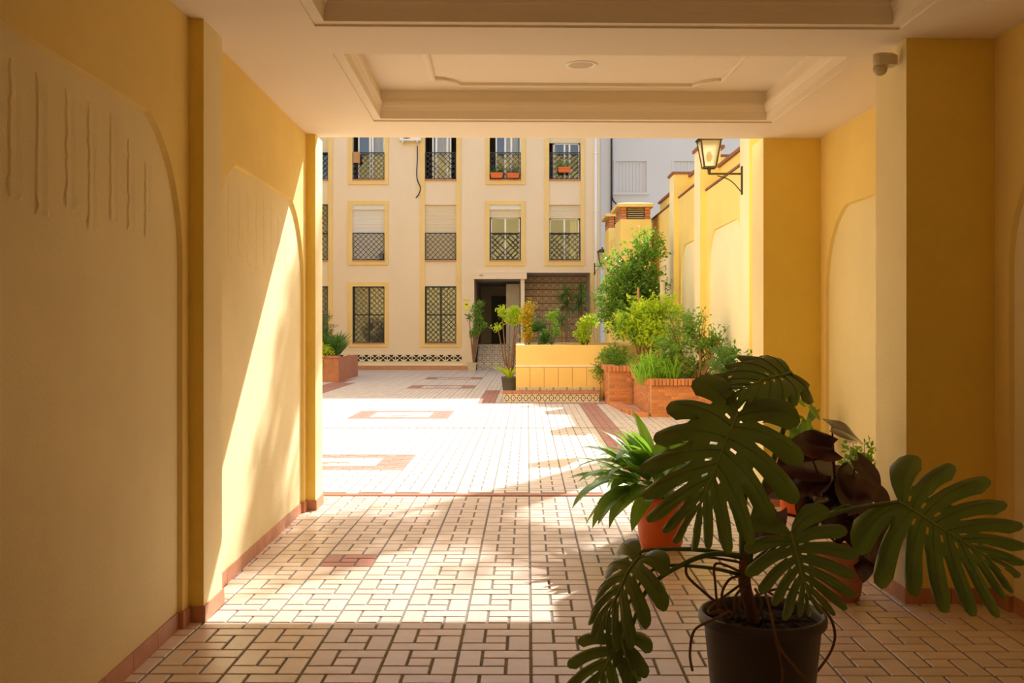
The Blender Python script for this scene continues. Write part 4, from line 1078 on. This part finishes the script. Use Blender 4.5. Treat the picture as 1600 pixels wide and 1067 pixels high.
# --- generic leafy cloud
def cloud(parent, blobs, n, ls, m, seed, name='foliage', aspect=.45, hollow=.35):
    rr = random.Random(seed); mb = MB(); tot = sum(b[3]*b[4]*b[5] for b in blobs)
    def dirn():
        while True:
            d = Vector((rr.gauss(0,1), rr.gauss(0,1), rr.gauss(0,1)))
            if d.length > .01: return d.normalized()
    for b in blobs:
        k = int(n*b[3]*b[4]*b[5]/tot); nc = max(1, k//16)
        for _ in range(nc):
            d = dirn(); q = (hollow+(1-hollow)*rr.random()**.7)*rr.gauss(1, .13)
            cc = Vector((b[0]+d.x*b[3]*q, b[1]+d.y*b[4]*q, b[2]+d.z*b[5]*q)); sg = ls*.95; grow = (d+Vector((0,0,.5))).normalized()
            for _ in range(16):
                e = dirn()*sg*rr.random()**.5*1.3; c = cc+e+grow*rr.uniform(-1,1)*ls*1.1
                a = (dirn()+grow*.8+Vector((0,0,-.1))).normalized(); s = a.orthogonal().normalized()
                s = (Matrix.Rotation(rr.uniform(0, 2*pi), 3, a) @ s); l = ls*rr.uniform(.6,1.25); up = a.cross(s)*l*.12
                mb.add([c-a*l/2, c+s*l*aspect/2+up, c+a*l/2, c-s*l*aspect/2+up], [(0,1,2),(0,2,3)])
    return mb.build(name, M[m], parent, kind='stuff')
def branches(parent, base, tips, r0=.03, m='bark', seed=0, wob=.06, name='branch'):
    rr = random.Random(seed); base = Vector(base)
    for tpt in tips:
        tpt = Vector(tpt); m1 = base.lerp(tpt, .4)+Vector((rr.uniform(-wob,wob), rr.uniform(-wob,wob), rr.uniform(0,wob)))
        mb = MB(); q = smooth_path([base, m1, tpt], 5); mb.tube(q, [r0*(1-.75*i/(len(q)-1)) for i in range(len(q))], 6); mb.build(name, M[m], parent, smooth=True)

# green plant in the small orange pot by the far pilaster
pg = W(1232,803,8.75); pg.z = 0
gp = thing('potted_plant', 'leafy green plant in a small bright orange pot behind the monstera', 'potted plant', pg)
pot(gp, pg, .085, .062, .20, M['orange_pot'], .01, .03, .02, False)
tips = [W(1222,650,8.7), W(1245,620,8.75), W(1268,625,8.7), W(1275,640,8.8), W(1250,690,8.7), W(1232,700,8.7), W(1240,660,8.7), W(1262,670,8.8)]
branches(gp, pg+Vector((0,0,.18)), tips, .008, 'petiole', 4, name='stem')
rr = random.Random(8)
for tpt in tips:
    for k in range(10):
        B = (pg+Vector((0,0,.2))).lerp(tpt, rr.uniform(.55,1.0)); a = rr.uniform(0, 2*pi)
        heart_leaf(B, B+Vector((cos(a)*.10, sin(a)*.10, rr.uniform(-.13,.03))), (cos(a)*.3,-.4,1), .62, gp, M['leaf_g'], k)
# small pot with white flowers behind the purple plant
pf = W(1350,868,6.75); pf.z = 0
fp_ = thing('potted_plant', 'small white-flowered plant between the purple plant and the right wall', 'potted plant', pf)
pot(fp_, pf, .11, .08, .22, M['terra'], .008, .03, .02, False)
cloud(fp_, [(pf.x+.0, pf.y, .62, .12, .12, .30)], 500, .05, 'leaf_g', 31)
branches(fp_, pf+Vector((0,0,.2)), [W(1333,690,6.75), W(1350,685,6.7), W(1338,705,6.7), W(1345,720,6.7)], .006, 'petiole', 3, name='stem')
cloud(fp_, [(*W(1335,690,6.75), .05,.05,.035), (*W(1330,712,6.7), .03,.03,.03)], 60, .022, 'white_fl', 33, 'blossoms', 1.0)
# broad leaf reaching in from the right edge
pr_ = P(2.60, 4.28); 
rp = thing('potted_plant', 'green plant against the near right wall, one leaf reaching into view', 'potted plant', pr_)
pot(rp, pr_, .13, .09, .26, M['terra'], .008, .04, .03)
for k in range(9):
    a = 2*pi*k/9+.4; mb = MB(); blade_leaf(mb, pr_+Vector((0,0,.25)), Vector((cos(a)*.4, sin(a)*.4, 1)), .5, .08, .6, rr, nseg=9); mb.build('leaf', M['aspid'], rp, smooth=True)

# shrubs in the courtyard
def blob(u, v, Y, ru, rv, rd=None):
    s = Y/FP; p = W(u, v, Y); return (p.x, p.y, p.z, ru*s, rd or ru*s*.8, rv*s)
t = thing('climbing_shrub', 'tall glossy green shrub climbing up before the ventilation shafts', 'shrub', W(1000,560,24.0))
cloud(t, [blob(1010,395,24.6,30,36), blob(985,430,24.4,36,40), blob(1015,450,24.6,28,45), blob(960,460,24.2,30,35), blob(985,495,24.2,48,28), blob(942,480,24,16,28), blob(948,408,24,12,14)], 7500, .105, 'leaf_g', 41, hollow=.15)
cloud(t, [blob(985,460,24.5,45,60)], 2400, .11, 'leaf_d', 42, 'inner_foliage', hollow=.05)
branches(t, W(1010,560,24.4), [W(1010,395,24.6), W(985,430,24.4), W(950,460,24.2), W(1025,440,24.6), W(970,400,24.4)], .05, seed=2)
mb = MB(); mb.tube([W(1000,560,22.6), W(997,449,22.6)], .028, 8); tag(mb.build('wooden_stake', M['stake'], smooth=True), 'thin wooden stake standing in front of the tall climbing shrub', 'stake')
mb = MB(); mb.tube([W(1036,560,22.4), W(1035,440,22.4)], .055, 10); tag(mb.build('cut_trunk', M['stone'], smooth=True), 'pale upright post beside the tall climbing shrub', 'post')
t = thing('shrub', 'open branching shrub with reddish stems in the lower brick planter', 'shrub', W(1085,600,18.8))
tp = [W(1045,505,18.9), W(1075,492,18.9), W(1100,520,18.8), W(1125,525,18.7), W(1145,545,18.6), W(1140,570,18.5), W(1060,540,18.8), W(1030,560,18.8), W(1110,545,19), W(1092,505,19.2)]
branches(t, W(1088,606,18.8), tp, .035, seed=9, wob=.15)
for i, q in enumerate(tp): branches(t, W(1088,606,18.8).lerp(q, .55), [q+Vector((random.uniform(-.25,.25), random.uniform(-.2,.2), random.uniform(-.1,.25))) for _ in range(3)], .012, seed=i, wob=.05)
cloud(t, [blob(1075,510,18.9,32,28), blob(1110,535,18.8,34,25), blob(1140,560,18.6,14,30), blob(1050,545,18.8,32,32), blob(1085,575,18.9,32,14)], 2800, .085, 'leaf_g', 43, hollow=.1)
t = thing('shrub', 'yellow-green bush on the tall brick planter right of the raised planter', 'shrub', W(985,540,22.0))
cloud(t, [blob(985,508,21.9,30,16), blob(1015,485,22,30,24), blob(1020,520,21.8,30,26), blob(1040,480,22,20,20)], 2600, .11, 'leaf_y', 44, hollow=.2)
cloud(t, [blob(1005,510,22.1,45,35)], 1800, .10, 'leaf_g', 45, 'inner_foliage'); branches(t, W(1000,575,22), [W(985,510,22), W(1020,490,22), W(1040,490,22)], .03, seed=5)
t = thing('shrub', 'feathery light green plant spilling over the lower brick planter', 'shrub', W(1025,600,18.6))
rr = random.Random(77); mb = MB()
for k in range(420):
    B = W(rr.uniform(995,1062), rr.uniform(590,604), rr.uniform(18.45,19.6)); a = rr.uniform(0, 2*pi)
    blade_leaf(mb, B, Vector((cos(a)*.4, sin(a)*.4, 1)), rr.uniform(.3,.65), .022, .5, rr, nseg=4, stalk=0)
mb.build('foliage', M['leaf_l'], t, kind='stuff')
cloud(t, [blob(1020,575,18.7,30,22)], 1600, .07, 'leaf_l', 46, 'sprays', .25)
t = thing('shrub', 'thin drooping shrub hanging over the right end of the yellow raised planter', 'shrub', W(945,560,22.6))
cloud(t, [blob(938,572,22.5,16,18), blob(950,590,22.4,14,10), blob(955,555,22.5,20,18), blob(965,560,22.2,28,14)], 1300, .10, 'leaf_g', 47, aspect=.3, hollow=.1)
branches(t, W(955,540,22.9), [W(930,570,22.5), W(925,585,22.5), W(945,598,22.4), W(958,560,22.5)], .012, seed=3)
t = thing('shrub', 'low leafy plants beside the cream side planter under the lantern', 'shrub', (3.5, 15.2, .8))
cloud(t, [(3.55, 15.3, .98, .22, .8, .18), (3.35,16.6,1.0,.25,.5,.25)], 900, .10, 'leaf_d', 48)
cloud(t, [(3.3, 14.3, .62, .16, .2, .4)], 260, .09, 'leaf_d', 49, 'trailing_foliage')
# unseen tree added behind the boundary wall to dapple the mouth of the passage
t = thing('added_shade_tree', 'unseen tree added behind the right boundary wall to cast dappled shade', 'tree', (5.2, 19, 0))
branches(t, (5.4, 19, 0), [(5.0,19,9.6), (4.6,19.3,11), (5.3,18.6,11.5)], .14, seed=6, wob=.3)
cloud(t, [(4.75,19.0,10.4,.9,.65,1.15), (4.2,19.6,11.6,.6,.7,.8), (5.3,18.8,9.6,.7,.6,.6), (6.6,19.2,10.6,.5,.6,.7)], 2700, .20, 'leaf_g', 91, hollow=.1)
# plants in the raised planter and by the porch
def rosette_tree(label, base, heads, m, stemr=.03, n=420, ls=.08):
    t = thing('small_tree', label, 'tree', base); branches(t, base, [Vector(h[:3]) for h in heads], stemr, seed=int(base.x*100) % 97, wob=.08)
    cloud(t, [(*h[:3], h[3], h[3], h[3]*.85) for h in heads], n*len(heads), ls, m, int(base.y*10), hollow=0); return t
def hd(u, v, Y, r): p = W(u, v, Y); return (p.x, p.y, p.z, r*Y/FP)
rosette_tree('yellow-green rosette tree with bare stems left of the yellow raised planter', Vector((W(797,540,28).x, 28, 0)), [hd(784,487,28,8), hd(803,487,28,10), hd(797,500,28,8), hd(812,492,28,9), hd(806,503,28,7), hd(778,511,28,6)], 'leaf_y', .035, 260)
rosette_tree('small yellow-green tree in a stone pot left of the porch stairs', Vector((W(740,560,37).x, 37.2, .3)), [hd(748,476,37,8), hd(744,487,37,8), hd(733,496,37,6), hd(748,503,37,9), hd(755,505,37,5), hd(742,519,37,9)], 'leaf_g', .04, 200, .10)
sp = Vector((W(737,575,37).x, 37.2, 0)); t = thing('stone_pot', 'square cream stone pot at the foot of the porch stairs', 'pot', sp)
mb = MB(); mb.add([(sp.x-.13,sp.y-.13,0),(sp.x+.13,sp.y-.13,0),(sp.x+.13,sp.y+.13,0),(sp.x-.13,sp.y+.13,0),(sp.x-.17,sp.y-.17,.3),(sp.x+.17,sp.y-.17,.3),(sp.x+.17,sp.y+.17,.3),(sp.x-.17,sp.y+.17,.3)],[(0,3,2,1),(4,5,6,7),(0,1,5,4),(1,2,6,5),(2,3,7,6),(3,0,4,7)]); mb.build('body', M['stone'], t)
mb = MB(); mb.box(sp.x-.19, sp.x+.19, sp.y-.19, sp.y+.19, .27, .31); mb.build('rim', M['stone'], t)
t = thing('croton', 'tall yellow and green leaved bush standing by the porch column', 'bush', W(825,540,26))
cloud(t, [blob(825,482,25.8,9,12), blob(823,503,25.8,9,14), blob(824,522,25.8,9,12)], 1300, .075, 'leaf_yy', 51, hollow=.1); cloud(t, [blob(824,500,25.9,8,28)], 500, .075, 'leaf_g', 52, 'inner_foliage')
branches(t, Vector((W(825,540,26).x, 25.9, 1.05)), [W(825,490,25.8)], .025)
t = thing('bush', 'round dark green bush right of the yellow-leaved croton', 'bush', W(838,535,25)); cloud(t, [blob(838,508,25,9,11), blob(846,512,25,8,8), blob(850,528,24.6,12,10)], 900, .08, 'leaf_d', 53, hollow=.1); branches(t, Vector((W(840,540,25).x, 25, 1.05)), [W(838,510,25)], .02)
rosette_tree('pale green rosette plant in the middle of the raised planter', Vector((W(862,540,25.5).x, 25.5, 1.06)), [hd(861,491,25.5,7), hd(868,503,25.5,5), hd(872,520,25.5,6), hd(856,520,25.5,6)], 'leaf_l', .015, 120)
rosette_tree('bright yellow-green euphorbia at the right of the raised planter', Vector((W(912,540,24.5).x, 24.5, 1.06)), [hd(908,505,24.5,8), hd(915,515,24.5,9), hd(905,520,24.5,8), hd(921,497,24.6,8), hd(912,530,24.5,10), hd(925,505,24.5,9)], 'leaf_y', .02, 200)
def yucca(label, u, vs_, Y):
    b = Vector((W(u, 540, Y).x, Y, 0)); t = thing('yucca', label, 'plant', b); rr = random.Random(int(u))
    for v in vs_:
        c = W(u+rr.uniform(-3,3), v, Y); mb = MB(); mb.tube([b, c], .03, 6); mb.build('trunk', M['bark'], t); mb = MB()
        for k in range(60):
            a = rr.uniform(0, 2*pi); el = rr.uniform(-.3,1.4); blade_leaf(mb, c, Vector((cos(a)*cos(el), sin(a)*cos(el), sin(el))), .6, .04, 1.3, rr, nseg=5, stalk=0)
        mb.build('leaf_rosette', M['leaf_d'], t, kind='stuff')
yucca('tall drooping yucca before the patterned porch wall', 885, (458,480), 37.4)
yucca('tall yucca beside the right end of the porch recess', 908, (458,478), 37.6)
yucca('short yucca with arching leaves low before the porch wall', 876, (505,), 33.0)
# grey pot behind the planter corner
gp2 = Vector((W(796,600,25.9).x, 25.6, 0)); t = thing('potted_plant', 'yellow-green strappy plant in a grey plastic pot by the tiled bench', 'potted plant', gp2)
pot(t, gp2, .21, .155, .36, M['grey_pot2'], .012, .05, .03); rr = random.Random(61)
for k in range(46):
    a = rr.uniform(0, 2*pi); mb = MB(); blade_leaf(mb, gp2+Vector((cos(a)*.05, sin(a)*.05, .33)), Vector((cos(a)*.7, sin(a)*.7, 1)), rr.uniform(.35,.6), .045, .7, rr, nseg=6, stalk=0); mb.build('leaf', M['leaf_y'], t, smooth=True)
mb = MB()
for k in range(3): blade_leaf(mb, gp2+Vector((0,-.05,.34)), Vector((-.8,-.3,.5)), .6, .03, 1.0, rr, nseg=6, stalk=0)
mb.build('pale_leaves', M['white_fl'], t)
# left planter plants
t = thing('shrub', 'grey-green bushy shrub at the back of the terracotta planter', 'shrub', W(505,560,31)); cloud(t, [blob(500,508,31.4,20,20), blob(508,530,31.2,20,22), blob(480,520,31.5,25,35)], 3600, .085, 'leaf_b', 54, aspect=.25); branches(t, Vector((-6,31.4,.6)), [W(500,510,31.4), W(508,530,31.2)], .03)
t = thing('shrub', 'spiky green rosemary bush at the front corner of the terracotta planter', 'shrub', W(522,556,30.8)); rr = random.Random(12); mb = MB()
for k in range(900):
    B = W(rr.uniform(495,530), rr.uniform(545,558), rr.uniform(30.2,32)); a = rr.uniform(0, 2*pi); blade_leaf(mb, B, Vector((cos(a)*.8, sin(a)*.5, 1)), rr.uniform(.25,.75), .05, .2, rr, nseg=3, stalk=0)
mb.build('foliage', M['leaf_d'], t, kind='stuff')
t = thing('shrub', 'bright lime green plant low in the terracotta planter', 'shrub', W(508,548,30.1)); cloud(t, [blob(510,547,30.15,10,7), blob(500,565,29.9,6,12)], 500, .1, 'leaf_y', 56, hollow=.1)
